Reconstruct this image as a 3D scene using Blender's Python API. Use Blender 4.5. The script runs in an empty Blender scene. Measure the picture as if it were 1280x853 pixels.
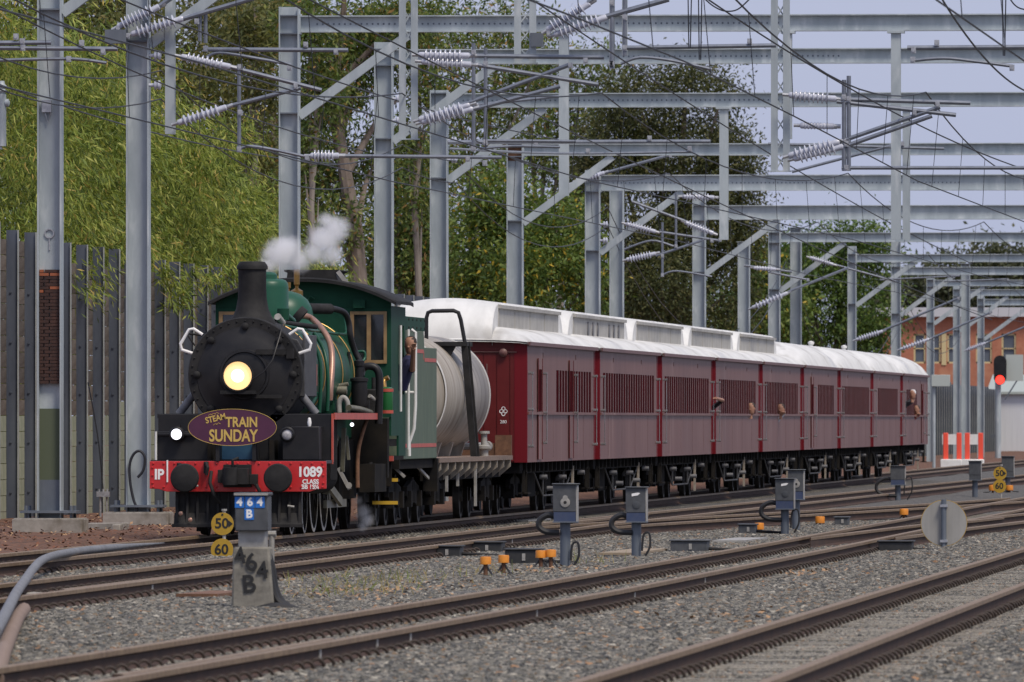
import bpy, math, random
import numpy as np
from mathutils import Vector
random.seed(7); rng = np.random.default_rng(7)
scene = bpy.context.scene
COL = scene.collection
# ------------------------------------------------------------------ camera
F = 14500.0; CU = 640.0; HV = 525.0; CH = 1.58
TH = math.atan(1180.0 / F)
cam = bpy.data.cameras.new('camera'); camo = bpy.data.objects.new('camera', cam); COL.objects.link(camo)
camo.location = (0, 0, CH); camo.rotation_euler = (math.radians(90), 0, TH)
cam.sensor_width = 36.0; cam.lens = 36.0 * F / 1280.0; cam.shift_y = (HV - 426.5) / 1280.0
cam.clip_start = 1.0; cam.clip_end = 6000.0
cam.dof.use_dof = True; cam.dof.focus_distance = 168.0; cam.dof.aperture_fstop = 13.0
scene.camera = camo
# ------------------------------------------------------------------ sky and sun
SUN_EL, SUN_AZ = math.radians(57), math.radians(138)      # azimuth from +Y clockwise: behind the camera, to the right
w = bpy.data.worlds.new('World'); scene.world = w; w.use_nodes = True
nt = w.node_tree; nt.nodes.clear()
bgn = nt.nodes.new('ShaderNodeBackground'); out = nt.nodes.new('ShaderNodeOutputWorld')
sky = nt.nodes.new('ShaderNodeTexSky'); sky.sky_type = 'NISHITA'; sky.sun_disc = False
sky.sun_elevation = SUN_EL; sky.sun_rotation = SUN_AZ; sky.dust_density = 3.0; sky.air_density = 1.0
mixn = nt.nodes.new('ShaderNodeMix'); mixn.data_type = 'RGBA'; mixn.inputs[0].default_value = 0.82
nt.links.new(sky.outputs[0], mixn.inputs[6]); mixn.inputs[7].default_value = (4.25, 4.65, 6.35, 1)   # high even cloud veil
nt.links.new(mixn.outputs[2], bgn.inputs[0]); bgn.inputs[1].default_value = 0.112
nt.links.new(bgn.outputs[0], out.inputs[0])
sl = bpy.data.lights.new('sun', 'SUN'); sl.energy = 2.7; sl.angle = math.radians(16); sl.color = (1.0, 0.90, 0.76)
so = bpy.data.objects.new('sun', sl); COL.objects.link(so)
sd = Vector((math.sin(SUN_AZ) * math.cos(SUN_EL), math.cos(SUN_AZ) * math.cos(SUN_EL), math.sin(SUN_EL)))
so.rotation_euler = sd.to_track_quat('Z', 'Y').to_euler(); so.location = (20, -40, 60)
scene.view_settings.view_transform = 'Standard'; scene.view_settings.look = 'None'
scene.view_settings.exposure = 0.12; scene.view_settings.gamma = 1.0; scene.view_settings.use_curve_mapping = False
scene.render.engine = 'CYCLES'
scene.cycles.volume_bounces = 6; scene.cycles.max_bounces = 12
# ------------------------------------------------------------------ projection helpers (photo pixels of a 1280x853 frame)
SN, CS = math.sin(TH), math.cos(TH)
def ray(u, v):
    xc = (u - CU) / F
    return Vector((xc * CS - SN, xc * SN + CS, (HV - v) / F))
def P(u, v, y):
    d = ray(u, v); t = y / d.y
    return Vector((d.x * t, y, CH + d.z * t))
def G(u, v, z=-0.17):
    d = ray(u, v); t = (z - CH) / d.z
    return Vector((d.x * t, d.y * t, z))
def yat(u, x):
    d = ray(u, HV); return x / d.x * d.y
def pxm(y): return F / y
# ------------------------------------------------------------------ materials
MATS = {}
def lin(c):
    return tuple((x / 12.92 if x <= 0.04045 else ((x + 0.055) / 1.055) ** 2.4) for x in c)
def mat(name, c1, c2=None, scale=4.0, rough=0.6, metal=0.0, bump=0.0, bscale=None, coat=0.0, stretch=None,
        emit=None, estr=0.0, rnd=0.0, detail=4.0, lo=0.35, hi=0.65, spec=0.5, coord='Object', c3=None, s3=1.0):
    if name in MATS: return MATS[name]
    m = bpy.data.materials.new(name); m.use_nodes = True; N = m.node_tree.nodes; L = m.node_tree.links
    b = N['Principled BSDF']; b.inputs['Roughness'].default_value = rough; b.inputs['Metallic'].default_value = metal
    b.inputs['Coat Weight'].default_value = coat; b.inputs['Coat Roughness'].default_value = 0.25
    b.inputs['Specular IOR Level'].default_value = spec
    b.inputs['Base Color'].default_value = (*c1, 1)
    vec = None
    if c2 is not None or bump:
        tc = N.new('ShaderNodeTexCoord'); mp = N.new('ShaderNodeMapping'); L.new(tc.outputs[coord], mp.inputs[0])
        if stretch: mp.inputs['Scale'].default_value = stretch
        vec = mp.outputs[0]
    col = None
    if c2 is not None:
        n = N.new('ShaderNodeTexNoise'); n.inputs['Scale'].default_value = scale; n.inputs['Detail'].default_value = detail
        n.inputs['Roughness'].default_value = 0.65
        L.new(vec, n.inputs['Vector'])
        r = N.new('ShaderNodeMapRange'); r.inputs[1].default_value = lo; r.inputs[2].default_value = hi
        L.new(n.outputs[0], r.inputs[0])
        mx = N.new('ShaderNodeMix'); mx.data_type = 'RGBA'; L.new(r.outputs[0], mx.inputs[0])
        mx.inputs[6].default_value = (*c1, 1); mx.inputs[7].default_value = (*c2, 1); col = mx.outputs[2]
        if c3 is not None:
            n3 = N.new('ShaderNodeTexNoise'); n3.inputs['Scale'].default_value = s3; n3.inputs['Detail'].default_value = 5
            L.new(vec, n3.inputs['Vector'])
            r3 = N.new('ShaderNodeMapRange'); r3.inputs[1].default_value = 0.55; r3.inputs[2].default_value = 0.68; L.new(n3.outputs[0], r3.inputs[0])
            m3 = N.new('ShaderNodeMix'); m3.data_type = 'RGBA'; L.new(r3.outputs[0], m3.inputs[0]); L.new(col, m3.inputs[6])
            m3.inputs[7].default_value = (*c3, 1); col = m3.outputs[2]
    if rnd:
        oi = N.new('ShaderNodeObjectInfo'); rr = N.new('ShaderNodeMapRange'); rr.inputs[3].default_value = 1 - rnd; rr.inputs[4].default_value = 1 + rnd
        L.new(oi.outputs['Random'], rr.inputs[0])
        hs = N.new('ShaderNodeHueSaturation'); L.new(rr.outputs[0], hs.inputs['Value'])
        if col is not None: L.new(col, hs.inputs['Color'])
        else: hs.inputs['Color'].default_value = (*c1, 1)
        col = hs.outputs[0]
    if col is not None: L.new(col, b.inputs['Base Color'])
    if bump:
        n2 = N.new('ShaderNodeTexNoise'); n2.inputs['Scale'].default_value = bscale or scale * 3; n2.inputs['Detail'].default_value = 6
        L.new(vec, n2.inputs['Vector'])
        bp = N.new('ShaderNodeBump'); bp.inputs['Strength'].default_value = 1.0; bp.inputs['Distance'].default_value = bump
        L.new(n2.outputs[0], bp.inputs['Height']); L.new(bp.outputs[0], b.inputs['Normal'])
    if emit is not None:
        b.inputs['Emission Color'].default_value = (*emit, 1); b.inputs['Emission Strength'].default_value = estr
    MATS[name] = m; return m
def leafmat(name, c):
    if name in MATS: return MATS[name]
    m = bpy.data.materials.new(name); m.use_nodes = True; N = m.node_tree.nodes; L = m.node_tree.links
    b = N['Principled BSDF']; b.inputs['Base Color'].default_value = (*c, 1); b.inputs['Roughness'].default_value = 0.55
    b.inputs['Specular IOR Level'].default_value = 0.3
    t = N.new('ShaderNodeBsdfTranslucent'); t.inputs[0].default_value = (c[0] * 1.3, c[1] * 1.25, c[2] * 0.8, 1)
    mx = N.new('ShaderNodeMixShader'); mx.inputs[0].default_value = 0.3
    L.new(b.outputs[0], mx.inputs[1]); L.new(t.outputs[0], mx.inputs[2]); L.new(mx.outputs[0], N['Material Output'].inputs[0])
    MATS[name] = m; return m
# ------------------------------------------------------------------ mesh builder
ROOTLOC = {}
class MB:
    def __init__(s): s.v = []; s.f = []; s.m = []
    def add(s, vs, fs, mi=0):
        o = len(s.v); s.v += [tuple(p) for p in vs]; s.f += [tuple(i + o for i in f) for f in fs]; s.m += [mi] * len(fs); return s
    def box(s, x0, x1, y0, y1, z0, z1, mi=0):
        vs = [(x, y, z) for z in (z0, z1) for y in (y0, y1) for x in (x0, x1)]
        return s.add(vs, [(0, 2, 3, 1), (4, 5, 7, 6), (0, 1, 5, 4), (1, 3, 7, 5), (3, 2, 6, 7), (2, 0, 4, 6)], mi)
    def cbox(s, c, sx, sy, sz, mi=0):
        return s.box(c[0] - sx / 2, c[0] + sx / 2, c[1] - sy / 2, c[1] + sy / 2, c[2] - sz / 2, c[2] + sz / 2, mi)
    def bar(s, p, q, w, h, up=(0, 0, 1), mi=0):
        p = Vector(p); q = Vector(q); d = (q - p).normalized(); up = Vector(up)
        if abs(d.dot(up)) > 0.98: up = Vector((0, 1, 0))
        a = d.cross(up).normalized() * (w / 2); b = a.cross(d).normalized() * (h / 2)
        vs = [p - a - b, p + a - b, p + a + b, p - a + b, q - a - b, q + a - b, q + a + b, q - a + b]
        return s.add(vs, [(3, 2, 1, 0), (4, 5, 6, 7), (0, 1, 5, 4), (1, 2, 6, 5), (2, 3, 7, 6), (3, 0, 4, 7)], mi)
    def tube(s, pts, r, n=8, mi=0):
        pts = [Vector(p) for p in pts]; k = len(pts); rs = r if isinstance(r, (list, tuple)) else [r] * k
        vs = []; fs = []; ref = None
        for i, p in enumerate(pts):
            d = (pts[min(i + 1, k - 1)] - pts[max(i - 1, 0)]).normalized()
            if ref is None:
                ref = Vector((0, 0, 1)) if abs(d.z) < 0.9 else Vector((1, 0, 0))
            a = (ref - d * ref.dot(d)).normalized(); b = d.cross(a); ref = a
            for j in range(n):
                t = 2 * math.pi * j / n
                vs.append(p + a * (rs[i] * math.cos(t)) + b * (rs[i] * math.sin(t)))
        for i in range(k - 1):
            for j in range(n):
                j2 = (j + 1) % n
                fs.append((i * n + j, i * n + j2, (i + 1) * n + j2, (i + 1) * n + j))
        fs.append(tuple(range(n))[::-1]); fs.append(tuple((k - 1) * n + j for j in range(n)))
        return s.add(vs, fs, mi)
    def lathe(s, prof, org, axis=(0, 0, 1), n=24, mi=0, cap=True):
        """prof: list of (radius, distance along axis)"""
        d = Vector(axis).normalized(); ref = Vector((0, 0, 1)) if abs(d.z) < 0.9 else Vector((1, 0, 0))
        a = (ref - d * ref.dot(d)).normalized(); b = d.cross(a); o = Vector(org); vs = []; fs = []; k = len(prof)
        for r, t in prof:
            for j in range(n):
                q = 2 * math.pi * j / n
                vs.append(o + d * t + a * (r * math.cos(q)) + b * (r * math.sin(q)))
        for i in range(k - 1):
            for j in range(n):
                j2 = (j + 1) % n
                fs.append((i * n + j, i * n + j2, (i + 1) * n + j2, (i + 1) * n + j))
        if cap: fs.append(tuple(range(n))[::-1]); fs.append(tuple((k - 1) * n + j for j in range(n)))
        return s.add(vs, fs, mi)
    def pieces(s):
        p = list(range(len(s.v)))
        def fd(i):
            while p[i] != i: p[i] = p[p[i]]; i = p[i]
            return i
        for f in s.f:
            r = fd(f[0])
            for i in f[1:]: p[fd(i)] = r
        G_ = {}
        for f, m_ in zip(s.f, s.m): G_.setdefault(fd(f[0]), []).append((f, m_))
        out_ = []
        for fl in G_.values():
            ids = sorted({i for f, _ in fl for i in f}); mp = {i: k for k, i in enumerate(ids)}; q = MB()
            q.v = [s.v[i] for i in ids]; q.f = [tuple(mp[i] for i in f) for f, _ in fl]; q.m = [m_ for _, m_ in fl]; out_.append(q)
        return out_
    def cyl(s, p, q, r, n=16, mi=0):
        p = Vector(p); q = Vector(q); return s.lathe([(r, 0), (r, (q - p).length)], p, q - p, n, mi)
    def prism(s, poly, plane, a, b, mi=0):
        """poly of 2d points; plane 'xz' extrudes along y, 'yz' along x, 'xy' along z"""
        def mk(p, t):
            return {'xz': (p[0], t, p[1]), 'yz': (t, p[0], p[1]), 'xy': (p[0], p[1], t)}[plane]
        n = len(poly); vs = [mk(p, a) for p in poly] + [mk(p, b) for p in poly]
        fs = [tuple(range(n)), tuple(range(2 * n - 1, n - 1, -1))] + [(i, i + n, (i + 1) % n + n, (i + 1) % n) for i in range(n)]
        return s.add(vs, fs, mi)
    def sheet(s, rows, mi=0, close=False):
        """rows of equal-length point lists"""
        n = len(rows[0]); vs = [p for r in rows for p in r]; fs = []
        for i in range(len(rows) - 1):
            for j in range(n - 1 if not close else n):
                j2 = (j + 1) % n
                fs.append((i * n + j, i * n + j2, (i + 1) * n + j2, (i + 1) * n + j))
        return s.add(vs, fs, mi)
    def build(s, name, mats, parent=None, loc=None, smooth=True, bevel=0.0, local=False, fixn=True):
        me = bpy.data.meshes.new(name)
        off = Vector((0, 0, 0))
        if not local:
            if parent is not None: off = ROOTLOC[parent.name]
            elif loc is not None: off = Vector(loc)
        vs = [(p[0] - off[0], p[1] - off[1], p[2] - off[2]) for p in s.v]
        me.from_pydata(vs, [], s.f)
        if not isinstance(mats, (list, tuple)): mats = [mats]
        for m_ in mats: me.materials.append(m_)
        if len(mats) > 1: me.polygons.foreach_set('material_index', s.m)
        if fixn:
            import bmesh
            bm = bmesh.new(); bm.from_mesh(me); bmesh.ops.recalc_face_normals(bm, faces=bm.faces); bm.to_mesh(me); bm.free()
        if smooth:
            me.polygons.foreach_set('use_smooth', [True] * len(me.polygons)); me.set_sharp_from_angle(angle=math.radians(38))
        me.update()
        o = bpy.data.objects.new(name, me); COL.objects.link(o)
        if parent is not None: o.parent = parent; ROOTLOC[o.name] = ROOTLOC.get(parent.name, Vector((0, 0, 0)))
        elif loc is not None: o.location = loc; ROOTLOC[o.name] = Vector(loc)
        else: ROOTLOC[o.name] = Vector((0, 0, 0))
        if bevel:
            bv = o.modifiers.new('bevel', 'BEVEL'); bv.width = bevel; bv.segments = 2; bv.limit_method = 'ANGLE'
        return o
def tag(o, label, cat, group=None, kind=None):
    o['label'] = label; o['category'] = cat
    if group: o['group'] = group
    if kind: o['kind'] = kind
    return o
def kind(o, k): o['kind'] = k; return o
def thing(name, label, cat, loc=(0, 0, 0), group=None):
    o = bpy.data.objects.new(name, None); COL.objects.link(o); o.empty_display_size = 0.3
    o.location = loc; ROOTLOC[o.name] = Vector(loc)
    return tag(o, label, cat, group)
def copy_tree(o, parent=None, delta=None):
    c = o.copy(); COL.objects.link(c); c.parent = parent
    for ch in list(o.children): copy_tree(ch, c)
    if delta is not None: c.location = Vector(o.location) + Vector(delta)
    return c
def text_mesh(name, body, size, m, parent, loc, rot=(math.pi / 2, 0, 0), bold=0.0, depth=0.002, align='CENTER', sx=1.0, shear=0.0, local=False):
    cu = bpy.data.curves.new(name, 'FONT'); cu.body = body; cu.size = size; cu.align_x = align; cu.align_y = 'CENTER'
    cu.offset = bold; cu.extrude = depth; cu.shear = shear; cu.resolution_u = 6
    t = bpy.data.objects.new('tmp', cu); COL.objects.link(t)
    dg = bpy.context.evaluated_depsgraph_get(); me = bpy.data.meshes.new_from_object(t.evaluated_get(dg)); me.name = name
    bpy.data.objects.remove(t); bpy.data.curves.remove(cu)
    me.materials.clear(); me.materials.append(m)
    o = bpy.data.objects.new(name, me); COL.objects.link(o)
    off = Vector((0, 0, 0)) if (local or parent is None) else ROOTLOC[parent.name]
    o.location = Vector(loc) - off; o.rotation_euler = rot; o.scale = (sx, 1, 1); o.parent = parent
    return o
def npmesh(name, verts, quads, midx, mats, loc=(0, 0, 0), parent=None):
    """fast quad mesh from numpy arrays"""
    me = bpy.data.meshes.new(name); n = len(quads)
    me.vertices.add(len(verts)); me.vertices.foreach_set('co', np.asarray(verts, dtype=np.float32).ravel())
    me.loops.add(n * 4); me.loops.foreach_set('vertex_index', np.asarray(quads, dtype=np.int32).ravel())
    me.polygons.add(n); me.polygons.foreach_set('loop_start', np.arange(0, n * 4, 4, dtype=np.int32))
    for m_ in mats: me.materials.append(m_)
    me.polygons.foreach_set('material_index', np.asarray(midx, dtype=np.int32))
    me.update(calc_edges=True); me.validate()
    o = bpy.data.objects.new(name, me); COL.objects.link(o); o.location = loc
    if parent is not None: o.parent = parent
    return o
# ------------------------------------------------------------------ material palette
M_rail_head = mat('rail_head', (.25, .175, .098), (.14, .085, .042), 9, rough=.5, metal=.1, spec=.3)
M_rail_web = mat('rail_web', (.034, .016, .010), (.062, .029, .016), 3, rough=.85, bump=.002)
M_clip = mat('clip', (.028, .021, .018), (.05, .034, .026), 30, rough=.8)
M_conc = mat('concrete', (.36, .335, .30), (.24, .22, .195), 5, rough=.9, bump=.004, c3=(.16, .14, .11), s3=2.2)
M_grime = mat('grimy_concrete', (.25, .235, .20), (.15, .14, .12), 6, rough=.95, bump=.006, detail=8, c3=(.075, .07, .06), s3=3.5)
M_sleeper = mat('sleeper_concrete', (.31, .285, .235), (.20, .18, .15), 6, rough=.92, bump=.003, rnd=.2, c3=(.13, .10, .075), s3=2.5)
M_galv = mat('galvanised_steel', (.43, .48, .505), (.31, .355, .385), 2.2, rough=.55, metal=.1, stretch=(1, 1, .3), detail=9, c3=(.50, .54, .56), s3=4)
M_galv_dark = mat('galvanised_dark', (.10, .12, .15), (.15, .17, .20), 2.2, rough=.6, metal=.15, stretch=(1, 1, .35))
M_wire = mat('wire', (.035, .037, .045), rough=.5, metal=.4)
M_tubeal = mat('catenary_tube', (.17, .19, .23), (.24, .26, .30), 6, rough=.4, metal=.5)
M_insul = mat('insulator_porcelain', (.52, .54, .62), (.42, .44, .52), 6, rough=.25, coat=.3)
M_fitting = mat('fitting_alloy', (.50, .51, .53), (.33, .34, .37), 14, rough=.4, metal=.5)
M_black = mat('black_paint', (.012, .012, .014), (.022, .021, .022), 3, rough=.45, spec=.3)
M_soot = mat('sooty_black', (.014, .014, .015), (.030, .029, .029), 4, rough=.72, bump=.002, spec=.2)
M_under = mat('underframe_black', (.011, .011, .012), (.024, .021, .018), 2.5, rough=.9, spec=.1)
M_rust = mat('rusty_brown', (.10, .05, .03), (.20, .10, .055), 6, rough=.9)
M_lightsteel = mat('worn_pale_steel', (.38, .37, .35), (.25, .24, .22), 6, rough=.6)
M_white = mat('white_paint', (.78, .78, .76), (.66, .66, .64), 5, rough=.5)
M_glass = mat('dark_glass', (.02, .022, .025), rough=.08, spec=.8)
# ================================================================== ground, tracks, ballast
def smooth(t): t = max(0.0, min(1.0, t)); return t * t * (3 - 2 * t)
def xA(y): return -16.55
def xB(y): return -13.43 + (0 if y < 178 else min((y - 178) * 0.0098, 2.3))
def xC(y): return float(np.interp(y, [60, 72, 82, 108, 146], [-8.85, -8.74, -8.60, -8.34, -8.25]))
def xD(y): return -4.74
def blend(y, y0, y1):
    t = max(0.0, min(1.0, (y - y0) / (y1 - y0)))
    return (t * t / 0.36 if t < .18 else (t - .09) / .82 if t < .82 else 1 - (1 - t) ** 2 / 0.36) if False else 0.5 * smooth(t) + 0.5 * t
def xX(y): return xB(y) + (xC(y) - xB(y)) * blend(y, 163, 243)
def xE(y): return xC(y) + (xD(y) - xC(y)) * blend(y, 148, 258)
from mathutils import noise as mnoise
def gh(x, y):
    z = -0.195
    if x < -18.3: z += 0.10 * smooth((-18.3 - x) / 1.6)
    if abs(x + 4.74) < 1.12: return -0.163 + 0.004 * mnoise.noise(Vector((x * 3, y * 1.5, 1.7)))
    for f in (xA, xB, xC):
        d = abs(x - f(y))
        if d < 1.6: z += 0.028
    b = smooth((-9.6 - x) / .8) * smooth((x + 12.4) / .8)                # heaped ballast in the wide six-foot
    z += 0.05 * b * (0.5 + 0.5 * mnoise.noise(Vector((x * .8, y * .25, 3.0))))
    b2 = smooth((x + 7.3) / .4) * smooth((-5.7 - x) / .4)
    z += 0.035 * b2
    if x > -3.7: z += 0.05 * smooth((x + 3.7) / .4)
    return z + 0.018 * mnoise.noise(Vector((x * 1.3, y * .6, 0.3))) + 0.010 * mnoise.noise(Vector((x * 4, y * 2.2, 5.3)))
xs = [-900, -400, -200, -100, -60, -40, -32] + list(np.arange(-27, 3.01, 0.3)) + [6, 12, 30, 80, 200, 500, 900]
ys = [-60, 0, 30, 50] + list(np.arange(60, 200, 0.7)) + list(np.arange(200, 400, 6)) + [420, 500, 600, 800, 1200, 2000, 3500]
mb = MB(); mb.sheet([[(x, y, gh(x, y)) for x in xs] for y in ys])
M_ground = bpy.data.materials.new('ballast_ground'); M_ground.use_nodes = True
def _ground():
    N = M_ground.node_tree.nodes; L = M_ground.node_tree.links; b = N['Principled BSDF']; b.inputs['Roughness'].default_value = .95
    g = N.new('ShaderNodeNewGeometry'); sp = N.new('ShaderNodeSeparateXYZ'); L.new(g.outputs['Position'], sp.inputs[0])
    mp = N.new('ShaderNodeMapping'); mp.inputs['Scale'].default_value = (1, .55, 1); L.new(g.outputs['Position'], mp.inputs[0])
    v = N.new('ShaderNodeTexVoronoi'); v.inputs['Scale'].default_value = 15; L.new(mp.outputs[0], v.inputs['Vector'])
    cr = N.new('ShaderNodeValToRGB'); L.new(v.outputs['Color'], cr.inputs[0])
    cr.color_ramp.elements[0].color = (.05, .047, .042, 1); cr.color_ramp.elements[1].color = (.19, .175, .15, 1)
    e = cr.color_ramp.elements.new(.75); e.color = (.105, .10, .093, 1)
    n = N.new('ShaderNodeTexNoise'); n.inputs['Scale'].default_value = 7; n.inputs['Detail'].default_value = 8; L.new(g.outputs['Position'], n.inputs['Vector'])
    c2 = N.new('ShaderNodeValToRGB'); L.new(n.outputs[0], c2.inputs[0])
    c2.color_ramp.elements[0].position = .35; c2.color_ramp.elements[0].color = (.05, .028, .018, 1)
    c2.color_ramp.elements[1].position = .68; c2.color_ramp.elements[1].color = (.22, .10, .055, 1)
    mr = N.new('ShaderNodeMapRange'); mr.inputs[1].default_value = -18.1; mr.inputs[2].default_value = -18.9; 
    n3 = N.new('ShaderNodeTexNoise'); n3.inputs['Scale'].default_value = 1.1; n3.inputs['Detail'].default_value = 6; L.new(g.outputs['Position'], n3.inputs['Vector'])
    ad = N.new('ShaderNodeMath'); ad.operation = 'MULTIPLY_ADD'; L.new(n3.outputs[0], ad.inputs[0]); ad.inputs[1].default_value = 1.6; 
    sb = N.new('ShaderNodeMath'); sb.operation = 'SUBTRACT'; L.new(sp.outputs[0], sb.inputs[0]); sb.inputs[1].default_value = .8; L.new(sb.outputs[0], ad.inputs[2])
    L.new(ad.outputs[0], mr.inputs[0])
    mx = N.new('ShaderNodeMix'); mx.data_type = 'RGBA'; L.new(mr.outputs[0], mx.inputs[0]); L.new(cr.outputs[0], mx.inputs[6]); L.new(c2.outputs[0], mx.inputs[7])
    L.new(mx.outputs[2], b.inputs['Base Color'])
    bp = N.new('ShaderNodeBump'); bp.inputs['Distance'].default_value = .03; L.new(v.outputs['Distance'], bp.inputs['Height']); L.new(bp.outputs[0], b.inputs['Normal'])
_ground()
kind(mb.build('ground', M_ground, fixn=False), 'structure')

# --- rails
PROF = [(-.070, -.155), (.070, -.155), (.070, -.143), (.012, -.118), (.010, -.052), (.036, -.040), (.036, -.006), (.028, 0), (-.028, 0),
        (-.036, -.006), (-.036, -.040), (-.010, -.052), (-.012, -.118), (-.070, -.143)]
def rail(parent, fx, y0, y1, dz=0.0, step=2.0, taper=0.0):
    n = max(2, int((y1 - y0) / step)); mb = MB(); k = len(PROF); vs = []
    for i in range(n + 1):
        y = y0 + (y1 - y0) * i / n; x = fx(y)
        s = 1.0 if not taper else max(.25, min(1.0, (y - y0) / taper))
        for (px, pz) in PROF:
            vs.append((x + (px * s if px < 0 or not taper else px * s), y, pz + dz))
    fs = []; ms = []
    for i in range(n):
        for j in range(k):
            j2 = (j + 1) % k
            fs.append((i * k + j, i * k + j2, (i + 1) * k + j2, (i + 1) * k + j)); ms.append(1 if 5 <= j <= 9 else 0)
    fs.append(tuple(range(k))); ms.append(0); fs.append(tuple(range(n * k, n * k + k))[::-1]); ms.append(0)
    mb.v = vs; mb.f = fs; mb.m = ms
    return mb.build('rail', [M_rail_web, M_rail_head], parent, smooth=False)
SP = 0.62
smb = MB(); smb.prism([(-.125, 0), (.125, 0), (.105, .185), (-.105, .185)], 'yz', -1.06, 1.06)   # half buried concrete sleeper
def sleeper_mesh():
    o = smb.build('sleeper', M_sleeper, None, smooth=False); me = o.data; bpy.data.objects.remove(o); return me
SLM = sleeper_mesh()
def clips(parent, fx, y0, y1):
    # spring clip: an arch of round bar standing either side of each rail foot
    n = 9; k = 5; base = []
    for i in range(n):
        a = math.pi * 1.15 * i / (n - 1) - .25
        c = np.array([-.045 * math.cos(a), -.03 + .06 * i / (n - 1), -.150 + .052 * math.sin(a)])
        rad = np.array([-math.cos(a), 0, math.sin(a)])
        for j in range(k):
            t = 2 * math.pi * j / k
            base.append(c + .0135 * (math.cos(t) * rad + math.sin(t) * np.array([0, 1, 0])))
    base = np.array(base)
    q = np.array([(i * k + j, i * k + (j + 1) % k, (i + 1) * k + (j + 1) % k, (i + 1) * k + j) for i in range(n - 1) for j in range(k)])
    V = []; Q = []; o = 0; y = y0
    while y < y1:
        for side in (-.57, .57):
            for s in (-.095, .095):
                sh = np.array([fx(y) + side + s, y + random.uniform(-.02, .02), random.uniform(-.006, .004)])
                b = base.copy(); b[:, 0] *= (1 if s > 0 else -1)
                V.append(b + sh); Q.append(q + o); o += len(base)
        y += SP
    V = np.concatenate(V); Q = np.concatenate(Q)
    loc = ROOTLOC[parent.name]
    c = npmesh('spring_clip', V - np.array(loc), Q, np.zeros(len(Q)), [M_clip], (0, 0, 0), parent); kind(c, 'stuff')
    c.data.polygons.foreach_set('use_smooth', [True] * len(c.data.polygons))
def track(label, fx, y0, y1, ynear, yfar, clipto, slz=-.345):
    t = bpy.data.objects.new('railway_track', None); COL.objects.link(t); t.location = (fx(ynear), ynear, 0); ROOTLOC[t.name] = Vector(t.location)
    t['kind'] = 'structure'; t['label'] = label
    for s in (-.57, .57): rail(t, lambda y, s=s: fx(y) + s, y0, y1)
    y = ynear; far = MB()
    while y < yfar:
        o = bpy.data.objects.new('sleeper', SLM); COL.objects.link(o); o.parent = t
        o.location = Vector((fx(y) + random.uniform(-.02, .02), y, slz + random.uniform(-.006, .004))) - Vector(t.location); y += SP
    while y < yfar + 120:
        far.box(fx(y) - 1.06, fx(y) + 1.06, y - .11, y + .11, slz, slz + .185); y += SP
    kind(far.build('sleeper', M_sleeper, t, smooth=False), 'stuff')
    clips(t, fx, ynear, clipto)
    return t
tA = track('railway track under the steam train', xA, 60, 1500, 128, 200, 200)
tB = track('railway track beside the steam train, partly ballasted', xB, 60, 1500, 104, 205, 200)
tC = track('railway track in front of the signal boxes', xC, 55, 900, 66, 200, 190)
tD = track('railway track with bare concrete sleepers showing', xD, 50, 900, 66, 200, 170, slz=-.337)
# turnouts: crossover from the second track, and a branch to the bare-sleeper track
def branch(label, fx, y0, y1):
    t = bpy.data.objects.new('turnout', None); COL.objects.link(t); t.location = (fx(y0), y0, 0); ROOTLOC[t.name] = Vector(t.location)
    t['kind'] = 'structure'; t['label'] = label
    for s in (-.57, .57): rail(t, lambda y, s=s: fx(y) + s, y0, y1, dz=-.003, step=1.5, taper=6.0)
    return t
tX = branch('turnout rails crossing over between two tracks', xX, 172, 236)
tE = branch('turnout rails leaving the track in front of the signal boxes', xE, 156, 252)
# check rails and bits inside the tracks
for (fx, off, y0, y1) in ((xC, .41, 72, 84), (xB, .40, 108, 122), (xB, -.41, 182, 196), (xE, -.40, 176, 190)):
    t = tC if fx is xC else tB if fx is xB else tE
    c = rail(t, lambda y: fx(y) + off, y0, y1, dz=-.008); c.name = 'check_rail'
# rail joints and welds, pale marks on the rail sides
jm = MB()
for (u, v) in ((125, 815), (432, 790), (495, 780), (532, 771), (672, 745), (782, 724), (868, 706), (190, 722), (290, 735), (640, 668)):
    side = .57
    fx = xC if v > 700 and not (v in (722, 735)) else xB
    xw = fx(100) + side + .012; y = yat(u, xw); xw = fx(y) + side + .013
    jm.box(xw - .004, xw + .006, y - .06, y + .06, -.125, -.045)
kind(jm.build('weld_mark', M_lightsteel, tC), 'stuff')
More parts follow.
